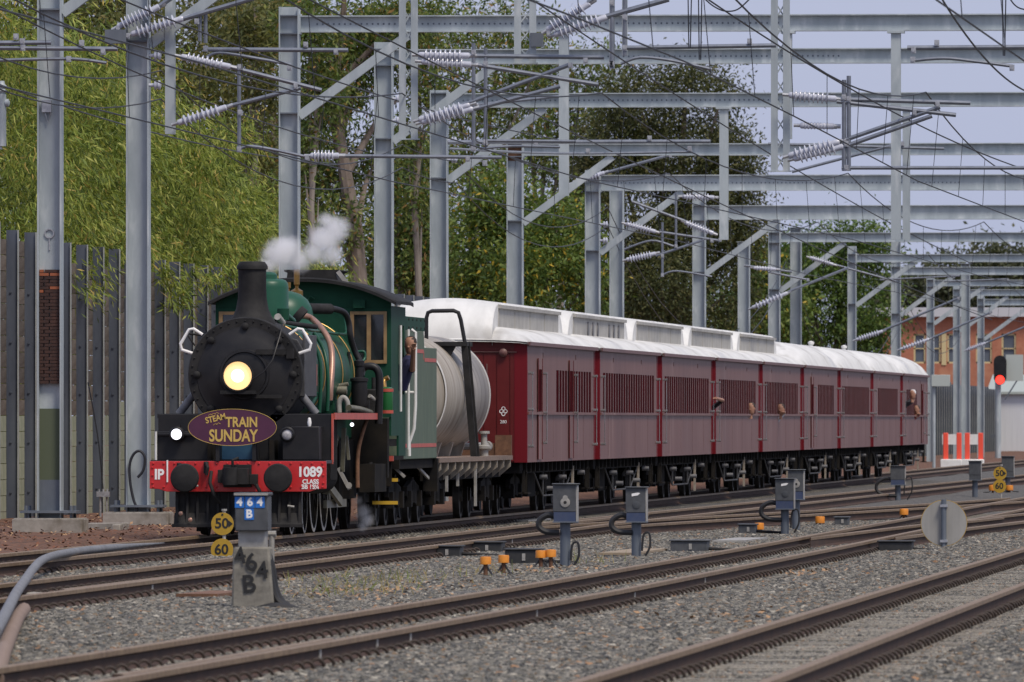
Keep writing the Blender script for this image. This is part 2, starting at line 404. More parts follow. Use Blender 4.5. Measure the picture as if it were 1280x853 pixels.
# --- ballast stones
M_stone = bpy.data.materials.new('ballast_stone'); M_stone.use_nodes = True
def _stone():
    N = M_stone.node_tree.nodes; L = M_stone.node_tree.links; b = N['Principled BSDF']; b.inputs['Roughness'].default_value = .9
    oi = N.new('ShaderNodeObjectInfo'); cr = N.new('ShaderNodeValToRGB'); L.new(oi.outputs['Random'], cr.inputs[0])
    cr.color_ramp.interpolation = 'CONSTANT'
    els = [(0, (.115, .110, .097)), (.16, (.165, .157, .135)), (.34, (.062, .062, .060)), (.52, (.20, .187, .16)), (.66, (.09, .088, .084)), (.78, (.27, .248, .21)), (.90, (.19, .13, .08)), (.955, (.40, .37, .31)), (.985, (.34, .19, .10))]
    cr.color_ramp.elements[0].color = (*els[0][1], 1); cr.color_ramp.elements[1].position = els[1][0]; cr.color_ramp.elements[1].color = (*els[1][1], 1)
    for p, c in els[2:]:
        e = cr.color_ramp.elements.new(p); e.color = (*c, 1)
    n = N.new('ShaderNodeTexNoise'); n.inputs['Scale'].default_value = 30; tc = N.new('ShaderNodeTexCoord'); L.new(tc.outputs['Object'], n.inputs['Vector'])
    mr = N.new('ShaderNodeMapRange'); mr.inputs[3].default_value = .6; mr.inputs[4].default_value = 1.15; L.new(n.outputs[0], mr.inputs[0])
    hs = N.new('ShaderNodeHueSaturation'); L.new(cr.outputs[0], hs.inputs['Color']); L.new(mr.outputs[0], hs.inputs['Value']); L.new(hs.outputs[0], b.inputs['Base Color'])
_stone()
import bmesh
stone_col = bpy.data.collections.new('stone_shapes')
for k in range(6):
    bm = bmesh.new(); bmesh.ops.create_icosphere(bm, subdivisions=1, radius=1)
    for v in bm.verts:
        v.co *= random.uniform(.62, 1.08)
        v.co.z *= .72; v.co.x *= random.choice((.85, 1, 1.1))
    me = bpy.data.meshes.new('stone'); bm.to_mesh(me); bm.free(); me.materials.append(M_stone)
    stone_col.objects.link(bpy.data.objects.new('stone', me))
def scatter(name, y0, y1, dens, smin, smax, seed, label, step=1.0, xlo=-18.6, xhi=4.0):
    rows = []; y = y0
    while y <= y1 + .01:
        xl = max(P(-25, 600, y).x, xlo); xr = max(xl + .01, min(P(1305, 600, y).x, xhi))
        rows.append([(xl + (xr - xl) * i / 30, y, gh(xl + (xr - xl) * i / 30, y)) for i in range(31)]); y += step
    mb = MB(); mb.sheet(rows); o = mb.build(name, M_stone, fixn=False)
    ng = bpy.data.node_groups.new(name, 'GeometryNodeTree')
    ng.interface.new_socket('Geometry', in_out='INPUT', socket_type='NodeSocketGeometry'); ng.interface.new_socket('Geometry', in_out='OUTPUT', socket_type='NodeSocketGeometry')
    N = ng.nodes; L = ng.links; gi = N.new('NodeGroupInput'); go = N.new('NodeGroupOutput')
    dp = N.new('GeometryNodeDistributePointsOnFaces'); dp.inputs['Density'].default_value = dens; dp.inputs['Seed'].default_value = seed
    ci = N.new('GeometryNodeCollectionInfo'); ci.inputs['Collection'].default_value = stone_col; ci.inputs['Separate Children'].default_value = True; ci.inputs['Reset Children'].default_value = True
    ip = N.new('GeometryNodeInstanceOnPoints'); ip.inputs['Pick Instance'].default_value = True
    rr = N.new('FunctionNodeRandomValue'); rr.data_type = 'FLOAT_VECTOR'; rr.inputs[1].default_value = (.6, .6, 6.28)
    rs = N.new('FunctionNodeRandomValue'); rs.data_type = 'FLOAT'; rs.inputs[2].default_value = smin; rs.inputs[3].default_value = smax
    L.new(gi.outputs[0], dp.inputs['Mesh']); L.new(dp.outputs['Points'], ip.inputs['Points']); L.new(ci.outputs[0], ip.inputs['Instance'])
    L.new(rr.outputs[0], ip.inputs['Rotation']); L.new(rs.outputs[1], ip.inputs['Scale']); L.new(ip.outputs[0], go.inputs[0])
    md = o.modifiers.new('scatter', 'NODES'); md.node_group = ng
    o['kind'] = 'stuff'; tag(o, label, 'ballast'); return o
scatter('ballast_stones', 66, 112, 460, .018, .050, 1, 'loose grey ballast stones around the rails in front of the signal boxes', xhi=-5.8)
scatter('ballast_stones', 112, 200, 230, .020, .046, 2, 'loose grey ballast stones under and around the train and points', 2.0, xhi=-5.8)
scatter('ballast_stones', 66, 140, 400, .018, .048, 3, 'grey ballast shoulder outside the bare-sleeper track', xlo=-3.75)
scatter('ballast_stones', 66, 160, 600, .009, .025, 4, 'scattered stones lying between the bare concrete sleepers', xlo=-5.8, xhi=-3.75)

# ================================================================== noise wall
XW = -24.55
M_post_shaded = mat('wall_post_shaded', (.06, .072, .10), (.10, .115, .145), 2.0, rough=.6, metal=.1, stretch=(1, 1, .3))  # post web: shade put into the steel's colour
M_postedge_lit = mat('wall_post_edge_lit', (.36, .37, .35), (.26, .28, .27), 4, rough=.7)  # outer flange of the same post, coloured pale as if lit
M_plankwood = mat('weathered_timber', (.070, .050, .036), (.15, .125, .10), 7, rough=.9, stretch=(1, .15, 1), rnd=.3, bump=.004)
M_plankconc = mat('mossy_concrete', (.33, .345, .25), (.24, .26, .18), 2.4, rough=.92, rnd=.07, c3=(.21, .22, .15), s3=.9)
wall = thing('noise_wall', 'tall noise wall of steel posts with timber and concrete planks beside the track', 'wall', (XW, 200, -.12))
def wtop(y): return float(np.interp(y, [186, 196, 201, 213, 240, 275, 545, 700], [4.95, 4.82, 4.66, 4.62, 4.5, 4.5, 3.35, 3.0]))
PIT = 2.5; y = 183.0
pm = {}
far_pl = MB(); far_pl2 = MB(); npl = 0
pme = {}
def plank(y0, z0, h, wood):
    global npl
    if npl < 290:
        key = (round(h, 3),)
        if key not in pme:
            b = MB(); b.box(-.04, .04, 0, PIT - .03, .006, h - .006); o = b.build('plank', M_plankwood, None, smooth=False); pme[key] = o.data; bpy.data.objects.remove(o)
        o = bpy.data.objects.new('plank', pme[key]); COL.objects.link(o); o.parent = wall
        o.location = Vector((XW + random.uniform(-.003, .003), y0, z0)) - Vector(wall.location)
        if not wood:
            o.material_slots[0].link = 'OBJECT'; o.material_slots[0].material = M_plankconc
        npl += 1
    else:
        (far_pl if wood else far_pl2).box(XW - .04, XW + .04, y0, y0 + PIT - .03, z0 + .006, z0 + h - .006)
PH = .272
while y < 640:
    t = wtop(y + 1) ; rows = int((t + .2) / PH)
    split = 7 + int(2.0 * mnoise.noise(Vector((y * .3, 0, 0))) + random.choice((0, 0, 1)))
    for k in range(rows):
        z0 = -.25 + k * PH
        plank(y + .015, z0, PH, k >= split)
    hp = t + .04
    hk = round(hp, 1)
    if hk not in pm:
        b = MB(); b.box(.045, .225, -.008, .008, 0, hk + .25, 0)         # web seen end on
        b.box(.225, .240, -.05, .05, 0, hk + .25, 1); b.box(.040, .050, -.07, .07, 0, hk + .25, 0)
        for zz in np.arange(.6, hk, .85): b.cyl((.11, -.008, zz), (.11, -.03, zz), .02, 6, 0)
        o = b.build('post', [M_post_shaded, M_postedge_lit], None, smooth=False); pm[hk] = o.data; bpy.data.objects.remove(o)
    o = bpy.data.objects.new('post', pm[hk]); COL.objects.link(o); o.parent = wall
    o.location = Vector((XW, y, -.25)) - Vector(wall.location)
    y += PIT
kind(far_pl.build('plank', M_plankwood, wall, smooth=False), 'stuff'); kind(far_pl2.build('plank', M_plankconc, wall, smooth=False), 'stuff')
# ================================================================== overhead-line portals
XC_ = -20.9
def vis_right(y): return P(1335, 300, y).x
def isec_col(b, x, y, z0, z1, w=.36, d=.32, t=.022):
    b.box(x - w / 2, x - w / 2 + t, y - d / 2, y + d / 2, z0, z1, 0); b.box(x + w / 2 - t, x + w / 2, y - d / 2, y + d / 2, z0, z1, 0)
    b.box(x - w / 2 + t, x + w / 2 - t, y - .012, y + .012, z0, z1, 0)
PORT = {}
def portal(u, vtop, vb0, vb1, label, w=.36, brace=True, drops=(), holes=False, base=True, zb=None, nolat=True):
    y = yat(u, XC_); x = XC_
    t = thing('overhead_portal', label, 'gantry', (x, y, -.1), 'steel portals carrying the overhead line')
    PORT[u] = (t, y)
    zt = P(u, vtop, y).z if zb is None else zb[0] + .25
    b = MB(); isec_col(b, x, y, -.1, zt, w); co = b.build('column', M_galv, t, smooth=False)
    zz0, zz1 = (P(u, vb1, y).z, P(u, vb0, y).z) if zb is None else (zb[1], zb[0])
    b = MB()
    for z in (zz0 - .02, zz1 + .0, zz0 - 1.45): b.box(x - w / 2 + .02, x + w / 2 - .02, y - .15, y + .15, z - .012, z + .012)
    for q_ in b.pieces(): q_.build('stiffener', M_galv_dark, co, smooth=False)
    xr = max(vis_right(y), 3.0)
    b = MB(); d = .12
    b.box(x + w / 2, xr, y - .012, y + .012, zz0 + .022, zz1 - .022); b.box(x + w / 2, xr, y - d, y + d, zz1 - .022, zz1); b.box(x + w / 2, xr, y - d, y + d, zz0, zz0 + .022)
    b.box(x + w / 2, x + w / 2 + .03, y - d - .02, y + d + .02, zz0 - .03, zz1 + .03)
    bo = b.build('beam', M_galv, t, smooth=False)
    if holes:
        b = MB(); hx = x + .5
        while hx < min(xr, x + 9): b.cyl((hx, y - .012, (zz0 + zz1) / 2), (hx, y - .022, (zz0 + zz1) / 2), .018, 6); hx += .10 * 69 / 69 * 1.0
        kind(b.build('bolt_row', M_galv_dark, bo, smooth=False), 'stuff')
    b = MB(); xs2 = xr + .2; isec_col(b, xs2, y, -.2, zz1 + .1, w); b.build('column', M_galv, t, smooth=False)
    if brace:
        b = MB(); b.bar((x + w / 2, y, zz0 - 1.5), (x + w / 2 + 2.0, y, zz0 - .02), .16, .14, (0, 1, 0)); b.build('brace', M_galv, t, smooth=False)
    if base:
        b = MB(); b.box(x - .52, x + .52, y - .45, y + .45, -.35, .10); b.box(x - .50, x + .50, y - .43, y + .43, .10, .115); b.build('footing', M_conc, t, bevel=.03)
        b = MB(); b.box(x - .42, x + .42, y - .3, y + .3, .19, .225)
        for sx in (-.34, .34):
            for sy in (-.22, .22): b.cyl((x + sx, y + sy, .10), (x + sx, y + sy, .30), .025, 8)
        b.build('base_plate', M_galv_dark, t)
    for (du, v0, v1, ww) in drops:
        p0 = P(du, v0, y); p1 = P(du, v1, y); ww = ww / pxm(y)
        b = MB(); b.box(p0.x - ww / 2, p0.x + ww / 2, y - .09, y - .07, p1.z, zz0 + .0); b.box(p0.x - ww / 2, p0.x + ww / 2, y + .07, y + .09, p1.z, zz0); b.box(p0.x - .012, p0.x + .012, y - .07, y + .07, p1.z, zz0)
        b.box(p0.x - ww * .9, p0.x + ww * .9, y - .14, y + .14, zz0 - .04, zz0 - .001)
        b.build('drop_post', M_galv, t, smooth=False)
    return t, y
def lattice(t, y, u0, u1, v1, ztop):
    pa = P(u0, v1, y); pb = P(u1, v1, y); b = MB(); z0 = pa.z; wd = .055
    for px in (pa.x, pb.x): b.box(px - wd, px + wd, y - .01, y + .01, z0, ztop); b.box(px - wd, px - wd + .012, y, y + .10, z0, ztop)
    z = z0; k = 0
    while z < ztop - .3:
        b.bar((pa.x, y + .02, z), (pb.x, y + .02, z + .3), .022, .012, (0, 1, 0)); b.bar((pb.x, y + .04, z), (pa.x, y + .04, z + .3), .022, .012, (0, 1, 0)); z += .3
    b.box(pa.x - .08, pb.x + .08, y - .02, y + .05, z0, z0 + .02)
    o = b.build('lattice_drop', M_galv, t, smooth=False); return o
tP1, y1 = portal(63, 0, 0, 0, 'tall portal column with dark brick infill between its flanges', zb=(9.5, 9.15))
tP2, y2 = portal(173, 0, 0, 0, 'tall plain portal column with a black hose hung on its foot', zb=(9.4, 9.05), drops=((213, 0, 168, 12), (765, 0, 85, 6), (781, 0, 70, 6)))
for (u0, u1, v1) in ((503, 518, 175), (647, 666, 80), (968, 983, 215)): lattice(tP2, y2, u0, u1, v1, 9.05)
portal(362, 9, 20, 41, 'portal behind the bamboo with a row of bolt holes along its topmost beam', holes=True, base=False, drops=((705, 50, 245, 12), (985, 45, 174, 10), (1120, 45, 300, 12)))
portal(480, 53, 62, 81, 'portal rising just behind the locomotive cab', base=False, holes=True)
portal(549, 113, 117, 135, 'darker portal rising over the tank wagon', base=False, holes=True, drops=((905, 138, 300, 11), (1133, 136, 300, 9)))
portal(644, 177, 180, 195, 'portal with a rust-topped column over the leading carriage', base=False)
portal(741, 213, 219, 239, 'portal with a deep low beam over the second carriage', base=False, holes=True)
portal(874, 240, 257, 275, 'portal rising behind the third carriage', base=False)
portal(968, 262, 291, 303, 'portal rising behind the fifth carriage', base=False)
portal(1065, 308, 318, 328, 'slim portal behind the round-roofed carriages', w=.3, base=False)
portal(1120, 300, 334, 344, 'portal behind the last carriage of the train', base=False)
for u, v, l in ((1163, 350, 'far portal just past the train tail'), (1196, 362, 'far portal beside the white and orange barriers'), (1226, 374, 'farthest portal, close to the red signal')): portal(u, v - 4, v, v + 8, l, base=False, w=.3)
# single masts
def mast(u, v0, xl, label, w=.34):
    y = yat(u, xl); z = P(u, v0, y).z; b = MB(); isec_col(b, xl, y, -.15, z, w); b.box(xl - w / 2 - .03, xl + w / 2 + .03, y - .2, y + .2, z, z + .015)
    tag(b.build('mast', M_galv, None, loc=(xl, y, -.15), smooth=False), label, 'mast'); return y
mast(771, 222, -20.6, 'steel mast standing close beside the deep-beamed portal'); mast(930, 303, -20.4, 'short steel mast behind the fourth carriage'); mast(995, 285, -20.3, 'steel mast beside the fifth carriage portal')
mast(1207, 330, -19.0, 'far steel mast near the brick building')
# rust stain plate on the column over the leading carriage
t6, y6 = PORT[644]; z6 = P(644, 190, y6).z
b = MB(); b.box(XC_ - .158, XC_ + .158, y6 - .02, y6 - .0125, z6 - .2, z6 + .15); b.build('rusty_plate', M_rust, t6, smooth=False)
# brick infill, green panel and steel plate on the first column
M_brick = mat('dark_brick', (.030, .016, .014), (.055, .026, .020), 8, rough=.9, rnd=.3)
za, zb_ = P(63, 480, y1).z, P(63, 337, y1).z
n = 34; bh = (zb_ - za) / n
brk = MB(); ored = MB()
for r in range(n):
    z = za + r * bh; off = .08 if r % 2 else 0
    for (x0, x1) in ((-.155, -.01 - off), (-.0 - off, .155)):
        tgt = ored if (r > n - 9 and random.random() < .22) else brk
        tgt.box(XC_ + x0 + .004, XC_ + x1 - .004, y1 - .10, y1 - .013, z + .004, z + bh - .004)
bi = kind(brk.build('brick', M_brick, tP1, smooth=False), 'stuff'); kind(ored.build('brick', mat('orange_brick', (.30, .095, .045), rough=.9), tP1, smooth=False), 'stuff')
b = MB(); z0, z1 = P(63, 600, y1).z, P(63, 511, y1).z; b.box(XC_ - .155, XC_ + .155, y1 - .05, y1 - .013, z0, z1); b.build('green_panel', mat('moss_green_panel', (.085, .105, .065), rough=.8), tP1, smooth=False)
b = MB(); b.box(XC_ - .157, XC_ + .157, y1 - .06, y1 - .013, .225, z0); b.build('steel_plate', M_galv_dark, tP1, smooth=False)
b = MB(); q = P(62, 292, y1); b.lathe([(.055, 0), (.055, -.015), (.075, -.015), (.075, 0)], (q.x, y1 - .02, q.z), (0, 1, 0), 18, cap=False); b.box(q.x - .01, q.x + .01, y1 - .03, y1 - .01, q.z - .25, q.z - .07); b.build('lifting_ring', M_fitting, tP1)
b = MB(); q = P(59, 133, y1); b.cbox((q.x, y1 - .05, q.z), .14, .1, .18); b.tube([(q.x - .03, y1 - .06, q.z - .09), (q.x + .02, y1 - .06, q.z - .25), (q.x + .06, y1 - .06, q.z - .1)], .012); b.build('junction_box', M_fitting, tP1)
# hose on the second column
def curve_px(pts, y, r, n=8):
    q = [P(u, v, y) for u, v in pts]; o = []
    for i in range(len(q) - 1):
        p0 = q[max(i - 1, 0)]; p1 = q[i]; p2 = q[i + 1]; p3 = q[min(i + 2, len(q) - 1)]
        for t in (0, .2, .4, .6, .8): o.append(0.5 * ((2 * p1) + (p2 - p0) * t + (2 * p0 - 5 * p1 + 4 * p2 - p3) * t * t + (3 * p1 - p0 - 3 * p2 + p3) * t ** 3))
    o.append(q[-1]); b = MB(); b.tube(o, r, n); return b
b = curve_px([(172, 597), (179, 588), (181, 572), (175, 564), (167, 568), (162, 582), (163, 605), (167, 625), (171, 637), (168, 652)], y2 - .22, .022)
tag(b.build('cable_hose', M_wire, None, loc=P(168, 655, y2 - .22)), 'black rubber hose looped against the tall plain column', 'hose')
b = curve_px([(110, 478), (118, 520), (124, 560), (129, 615)], yat(115, -23.9), .012, 6); tag(b.build('guy_wire', M_wire, None, loc=P(129, 615, yat(115, -23.9))), 'dark guy wire slanting down in front of the noise wall', 'wire')
yb = yat(129, -23.0); q = P(129, 618, yb); b = MB(); b.cbox(q, .22, .1, .09); b.tube([(q.x - .05, yb, -.15), (q.x - .05, yb, q.z)], .02); b.tube([(q.x + .06, yb, -.15), (q.x + .06, yb, q.z)], .015); 
for k in (-.07, 0, .07): b.cyl((q.x + k, yb, q.z + .045), (q.x + k, yb, q.z + .09), .015, 8)
tag(b.build('terminal_box', M_fitting, None, loc=(q.x, yb, -.15)), 'small grey terminal box on stakes at the foot of the noise wall', 'box')

# ================================================================== cantilever brackets
def insul(b, p, q, rad=.095, n=8):
    d = q - p; L_ = d.length; prof = [(.035, 0), (.05, .02), (.05, L_ * .10)]
    a0, a1 = L_ * .12, L_ * .86
    for k in range(n):
        t = a0 + (a1 - a0) * k / n; st = (a1 - a0) / n
        prof += [(.048, t), (rad, t + st * .25), (rad * .97, t + st * .42), (.048, t + st * .55)]
    prof += [(.05, L_ * .90), (.05, L_ * .97), (.03, L_)]
    b.lathe(prof, p, d, 14)
CANT = 0
def cantilever(label, y, tubes=(), ins=(), clamps=(), rt=.028):
    p0 = P(*(ins[0][0] if ins else tubes[0][0][0]), y)
    t = thing('cantilever_bracket', label, 'bracket', p0, 'overhead-line cantilever brackets')
    for pts, *r in tubes:
        r = r[0] if r else rt
        if len(pts) > 2: b = curve_px(pts, y, r, 8)
        else: b = MB(); b.tube([P(u, v, y) for u, v in pts], r, 8)
        b.build('tube', M_tubeal, t)
    for a, c, *s in ins:
        b = MB(); p, q = P(*a, y), P(*c, y); insul(b, p, q, *(s or ())); io = b.build('insulator', M_insul, t)
        b = MB(); d = (q - p).normalized(); b.cyl(p - d * .10, p + d * .02, .028, 8); b.cyl(q - d * .02, q + d * .1, .036, 8); kind(b.build('end_cap', M_fitting, io), 'stuff')
    if clamps:
        b = MB()
        for c in clamps: p = P(*c, y); b.cbox(p, .07, .09, .09); b.lathe([(.03, -.06), (.03, .06)], p, (0, 1, 0), 8)
        kind(b.build('clamp', M_fitting, t), 'stuff')
    return t
ya, yb2 = y1 - .3, y2 - .2
cantilever('three long tubes reaching past the brick-filled column', y1 - .5, [(((-12, 54), (64, 53.5)), .035), (((-12, 60), (147, 61.5)), .035), (((-12, 76), (60, 74), (100, 74.5), (133, 79)), .025)], (), [(20, 46), (28, 52), (102, 54), (86, 74), (129, 65), (29, 60)])
cantilever('bracket with two large insulators fixed on the plain column top', y2 - .28, [(((198, 9), (222, -8)), .04), (((228, 24), (330, -6)), .04)], [((147, 34), (200, 8), .11, 9), ((164, 43), (230, 23), .11, 9)], [(148, 36), (160, 45), (246, 27)])
b = MB(); q = P(145, 46, y2 - .28); b.cbox(q, .34, .16, .22); b.build('fixing_bracket', M_galv_dark, tP2)
cantilever('bracket on the hanging post with a pair of insulators and a tall stay', yb2, [(((288, 84), (402, 113)), .035), (((283, 134), (376, 110)), .035), (((299, 84), (299, 188)), .03), (((299, 187), (311, 183), (340, 187), (386, 197)), .025), (((422, 195), (627, 197)), .03)], [((226, 71), (289, 84)), ((222, 154), (284, 134)), ((388, 195), (424, 195), .095, 6)], [(300, 84), (299, 187), (370, 108), (384, 198), (300, 141), (585, 199), (606, 204)])
cantilever('upper registration tube beside the hanging post', yb2 + .3, [(((255, 62), (435, 63)), .035), (((258, 72), (275, 66), (320, 73), (364, 81)), .025), (((250, -5), (250, 52)), .03), (((257, -5), (257, 54)), .03)], (), [(257, 61), (382, 56), (420, 65), (362, 85)])
cantilever('bracket on the lattice drop near the eucalypt trunks, two pairs of insulators', yb2, [(((586, 70), (755, 72)), .035), (((588, 80), (748, 106)), .035), (((578, 132), (712, 81)), .035), (((588, 138), (700, 108)), .035), (((592, 54), (592, 184)), .03), (((607, 60), (607, 178)), .03), (((604, 176), (720, 177)), .025), (((600, 186), (640, 183), (700, 184)), .022)], [((523, 69), (588, 70)), ((527, 77), (590, 81)), ((524, 150), (588, 131)), ((527, 153), (592, 136))], [(592, 66), (607, 80), (592, 186), (607, 178), (713, 82), (732, 76)])
cantilever('bracket on the short lattice drop with a steep pair of insulators', yb2 - .2, [(((735, 4), (752, -8)), .045), (((758, 21), (836, -1)), .045), (((765, 0), (765, 86)), .035), (((781, 0), (781, 70)), .035), (((780, 60), (970, 57)), .035), (((776, 80), (800, 72), (840, 76), (890, 87)), .025)], [((684, 38), (738, 4), .115, 9), ((692, 44), (760, 21), .115, 9)], [(765, 4), (781, 22), (765, 80), (781, 60), (937, 52), (686, 42), (764, 80)])
b = MB(); q = P(671, 50, y2); b.cbox(q, .2, .16, .22); b.build('fixing_bracket', M_galv_dark, tP2)
cantilever('long tubes crossing above the rust-topped column', y2 + 14, [(((560, 178), (888, 177)), .035), (((562, 186), (700, 192), (866, 190)), .022)], (), [(812, 173), (862, 186), (735, 189), (670, 180)])
cantilever('bracket on the tall lattice with long insulators beside open sky', y2 - .25, [(((1044, 124), (1213, 129)), .035), (((1046, 127), (1195, 144)), .035), (((1048, 178), (1175, 134)), .035), (((1054, 184), (1165, 145)), .035), (((1055, 100), (1055, 214)), .035), (((1061, 95), (1061, 214)), .035), (((1052, 210), (1300, 210)), .03)], [((986, 119), (1046, 124)), ((986, 195), (1050, 177)), ((992, 199), (1055, 183))], [(1055, 122), (1061, 124), (1172, 131), (1058, 180), (1058, 210), (1143, 141)])
cantilever('small loose insulator rod under the tall lattice bracket', y2 - .1, [(((1000, 157), (1046, 160)), .02)], [((1000, 157), (1043, 158), .06, 8)])
cantilever('registration tube high over the bare-sleeper track', y1 - 2, [(((1134, 60), (1300, 59)), .035), (((1141, 76), (1180, 73), (1220, 77), (1266, 83)), .025)], (), [(1171, 54), (1142, 63), (1141, 75), (1265, 85)])
y7 = PORT[741][1]
for lab, yy, tb, ins_, cl in (
    ('bracket on the deep-beamed portal with one rising insulator', y7 - .3, [(((754, 217), (840, 193)), .035)], [((716, 229), (756, 216))], [(838, 195)]),
    ('crossed tubes and twin insulators before the mast by the second carriage', y7 - .4, [(((790, 252), (860, 278)), .035), (((824, 290), (900, 301)), .03), (((820, 320), (880, 300)), .03), (((845, 240), (845, 306)), .03), (((828, 278), (828, 345)), .03), (((780, 312), (814, 301), (842, 308)), .025), (((828, 344), (846, 339), (890, 346)), .022)], [((853, 246), (893, 247)), ((856, 278), (892, 292)), ((782, 280), (820, 290)), ((783, 325), (820, 317))], [(845, 308), (828, 320), (828, 344), (890, 301), (900, 300)]),
    ('bracket with thin insulator over the fourth carriage', PORT[874][1] - .3, [(((985, 365), (1060, 335)), .035), (((960, 340), (1010, 350)), .03), (((930, 332), (990, 340)), .03)], [((940, 385), (985, 366)), ((942, 335), (970, 337), .07, 6)], [(1010, 350)]),
    ('bracket with slanting insulator above the round-roofed carriages', PORT[968][1] - .3, [(((1100, 415), (1200, 372)), .035), (((1040, 330), (1120, 352)), .03)], [((1070, 425), (1104, 414)), ((1012, 322), (1042, 331))], [(1198, 373)]),
    ('bracket with pale insulator by the last carriage roof', PORT[1065][1] - .3, [(((1160, 425), (1240, 390)), .035), (((1100, 350), (1200, 345)), .03)], [((1125, 437), (1162, 424))], [(1238, 391)]),
    ('far bracket with slanting insulator before the brick building', PORT[1120][1] - .3, [(((1230, 430), (1290, 405)), .035), (((1180, 352), (1260, 349)), .03)], [((1208, 438), (1232, 429))], [(1260, 350)]),
    ('long-armed bracket under the second beam, above the dark tree', PORT[549][1] - .3, [(((590, 132), (705, 120)), .03), (((960, 180), (1180, 186)), .03), (((990, 215), (1130, 178)), .03)], [((548, 140), (592, 132))], [(704, 121), (1128, 180)])):
    cantilever(lab, yy, tb, ins_, cl)
# pin insulators with clamps on the column faces
for (pu, vs_) in ((173, (70, 107)), (480, (124, 151)), (549, (176, 200)), (741, (281, 301))):
    t_, yy = PORT[pu]
    for k, v in enumerate(vs_):
        b = MB(); q = P(pu, v, yy); x0 = q.x + .18; b.lathe([(.03, 0), (.03, .08), (.075, .09), (.075, .12), (.04, .13), (.075, .15), (.075, .18), (.02, .2)], (x0, yy - .1, q.z), (1, 0, 0), 12); b.build('pin_insulator', M_insul, t_)
# feeder wires that run between those insulators, and the running wires of each track
def wire(name, label, pts, r=.010, group=None):
    b = MB(); b.tube(pts, r, 5); return tag(b.build(name, M_wire, None, loc=pts[0], fixn=False), label, 'wire', group)
for k, (z0, lab) in enumerate(((7.15, 'upper feeder wire slung between the portal columns'), (6.70, 'lower feeder wire slung between the portal columns'))):
    sup = [150] + [PORT[u][1] for u in (173, 480, 549, 741, 968, 1120, 1196)]
    pts = []
    for i in range(len(sup) - 1):
        for t in np.linspace(0, 1, 12, endpoint=False):
            y = sup[i] + (sup[i + 1] - sup[i]) * t; L_ = sup[i + 1] - sup[i]; pts.append((XC_ + .36, y, z0 - k * .0 - .0016 * L_ * L_ * t * (1 - t) * 1.2 - .004 * (y - 180)))
    wire('feeder_wire', lab, pts, .011)
nm = {'A': 'the steam train track', 'B': 'the track beside the train', 'C': 'the track in front of the signal boxes', 'D': 'the bare-sleeper track'}
for key, fx in (('A', xA), ('B', xB), ('C', xC), ('D', xD)):
    sup = [60, 122, 183, 243, 303, 363, 430, 500, 580]; cont = []; mess = []; dr = MB()
    for i in range(len(sup) - 1):
        for t in np.linspace(0, 1, 14, endpoint=False):
            y = sup[i] + (sup[i + 1] - sup[i]) * t; zig = .22 * (1 - 2 * t) * (1 if i % 2 else -1)
            zc_ = 5.35; zm = 6.75 - 4 * .62 * t * (1 - t)
            cont.append((fx(y) + zig, y, zc_)); mess.append((fx(y) + zig * .4, y, zm))
            if t > 0 and int(round(t * 14)) % 2 == 1: dr.tube([cont[-1], mess[-1]], .005, 4)
    wire('contact_wire', 'contact wire hanging over ' + nm[key], cont, .010)
    m_ = wire('catenary_wire', 'sagging catenary wire over ' + nm[key], mess, .012)
    d_ = dr.build('dropper', M_wire, m_, fixn=False); d_['kind'] = 'stuff'
# diagonal cross wires seen against the sky
for k, (pa, pb, lab) in enumerate((((380, -4, 150), (1240, 400, 330), 'long dark wire sloping down across the whole row of portals'), ((880, -4, 150), (1290, 215, 215), 'wire sloping down beside the tall lattice drop'), ((1175, -5, 130), (1300, 120, 160), 'thick wire slanting past the high registration tube'), ((-6, 5, 160), (460, 190, 215), 'wire sloping from the bamboo toward the locomotive'), ((140, -5, 150), (700, 175, 240), 'wire passing in front of the plain column head'), ((-6, 104, 170), (420, 205, 250), 'low wire sloping across the bamboo foliage'), ((660, -4, 160), (1215, 330, 300), 'wire sloping over the dark tree toward the far portals'))):
    a = P(*pa); c = P(*pb); pts = [a.lerp(c, t) - Vector((0, 0, .9 * t * (1 - t))) for t in np.linspace(0, 1, 24)]
    wire('span_wire', lab, pts, .012)
for k, (u, v, y) in enumerate(((860, 60, 181), (873, 75, 181), (1253, 70, 176))):
    a = P(u, -5, y); c = P(u + 1, v, y); wire('jumper_wire', 'thin jumper wire hanging straight down past the topmost beam', [a, c], .010, 'jumper wires'); wire('jumper_wire', 'thin jumper wire hanging straight down past the topmost beam', [a + Vector((.05, .05, 0)), c + Vector((.02, .05, 0))], .010, 'jumper wires')
b = curve_px([(880, -2), (892, 8), (906, 14), (922, 12), (938, -2)], 181, .011, 6); tag(b.build('jumper_loop', M_wire, None, loc=P(906, 14, 181)), 'drooping jumper loop above the topmost beam', 'wire')
b = curve_px([(1262, -2), (1268, 6), (1276, 11), (1290, 13)], 181, .011, 6); tag(b.build('jumper_loop', M_wire, None, loc=P(1276, 11, 181)), 'drooping jumper loop at the edge of open sky', 'wire')

q = P(2, 183, 172); b = MB(); p1_ = P(2, 108, 172); b.tube([q, P(2, 118, 172)], .07, 10); b.lathe([(.05, 0), (.08, .05), (.05, .08), (.08, .12), (.05, .15), (.04, .2)], P(2, 118, 172), (0, 0, 1), 12); b.bar(q, q + Vector((-1.2, 0, 0)), .09, .09)
b.lathe([(.03, 0), (.06, .03), (.06, .08), (.02, .1)], P(4, 129, 172), (1, 0, 0), 10)
tag(b.build('bracket_end', M_galv, None, loc=q), 'stub bracket end with a ringed cap before the bamboo', 'bracket')
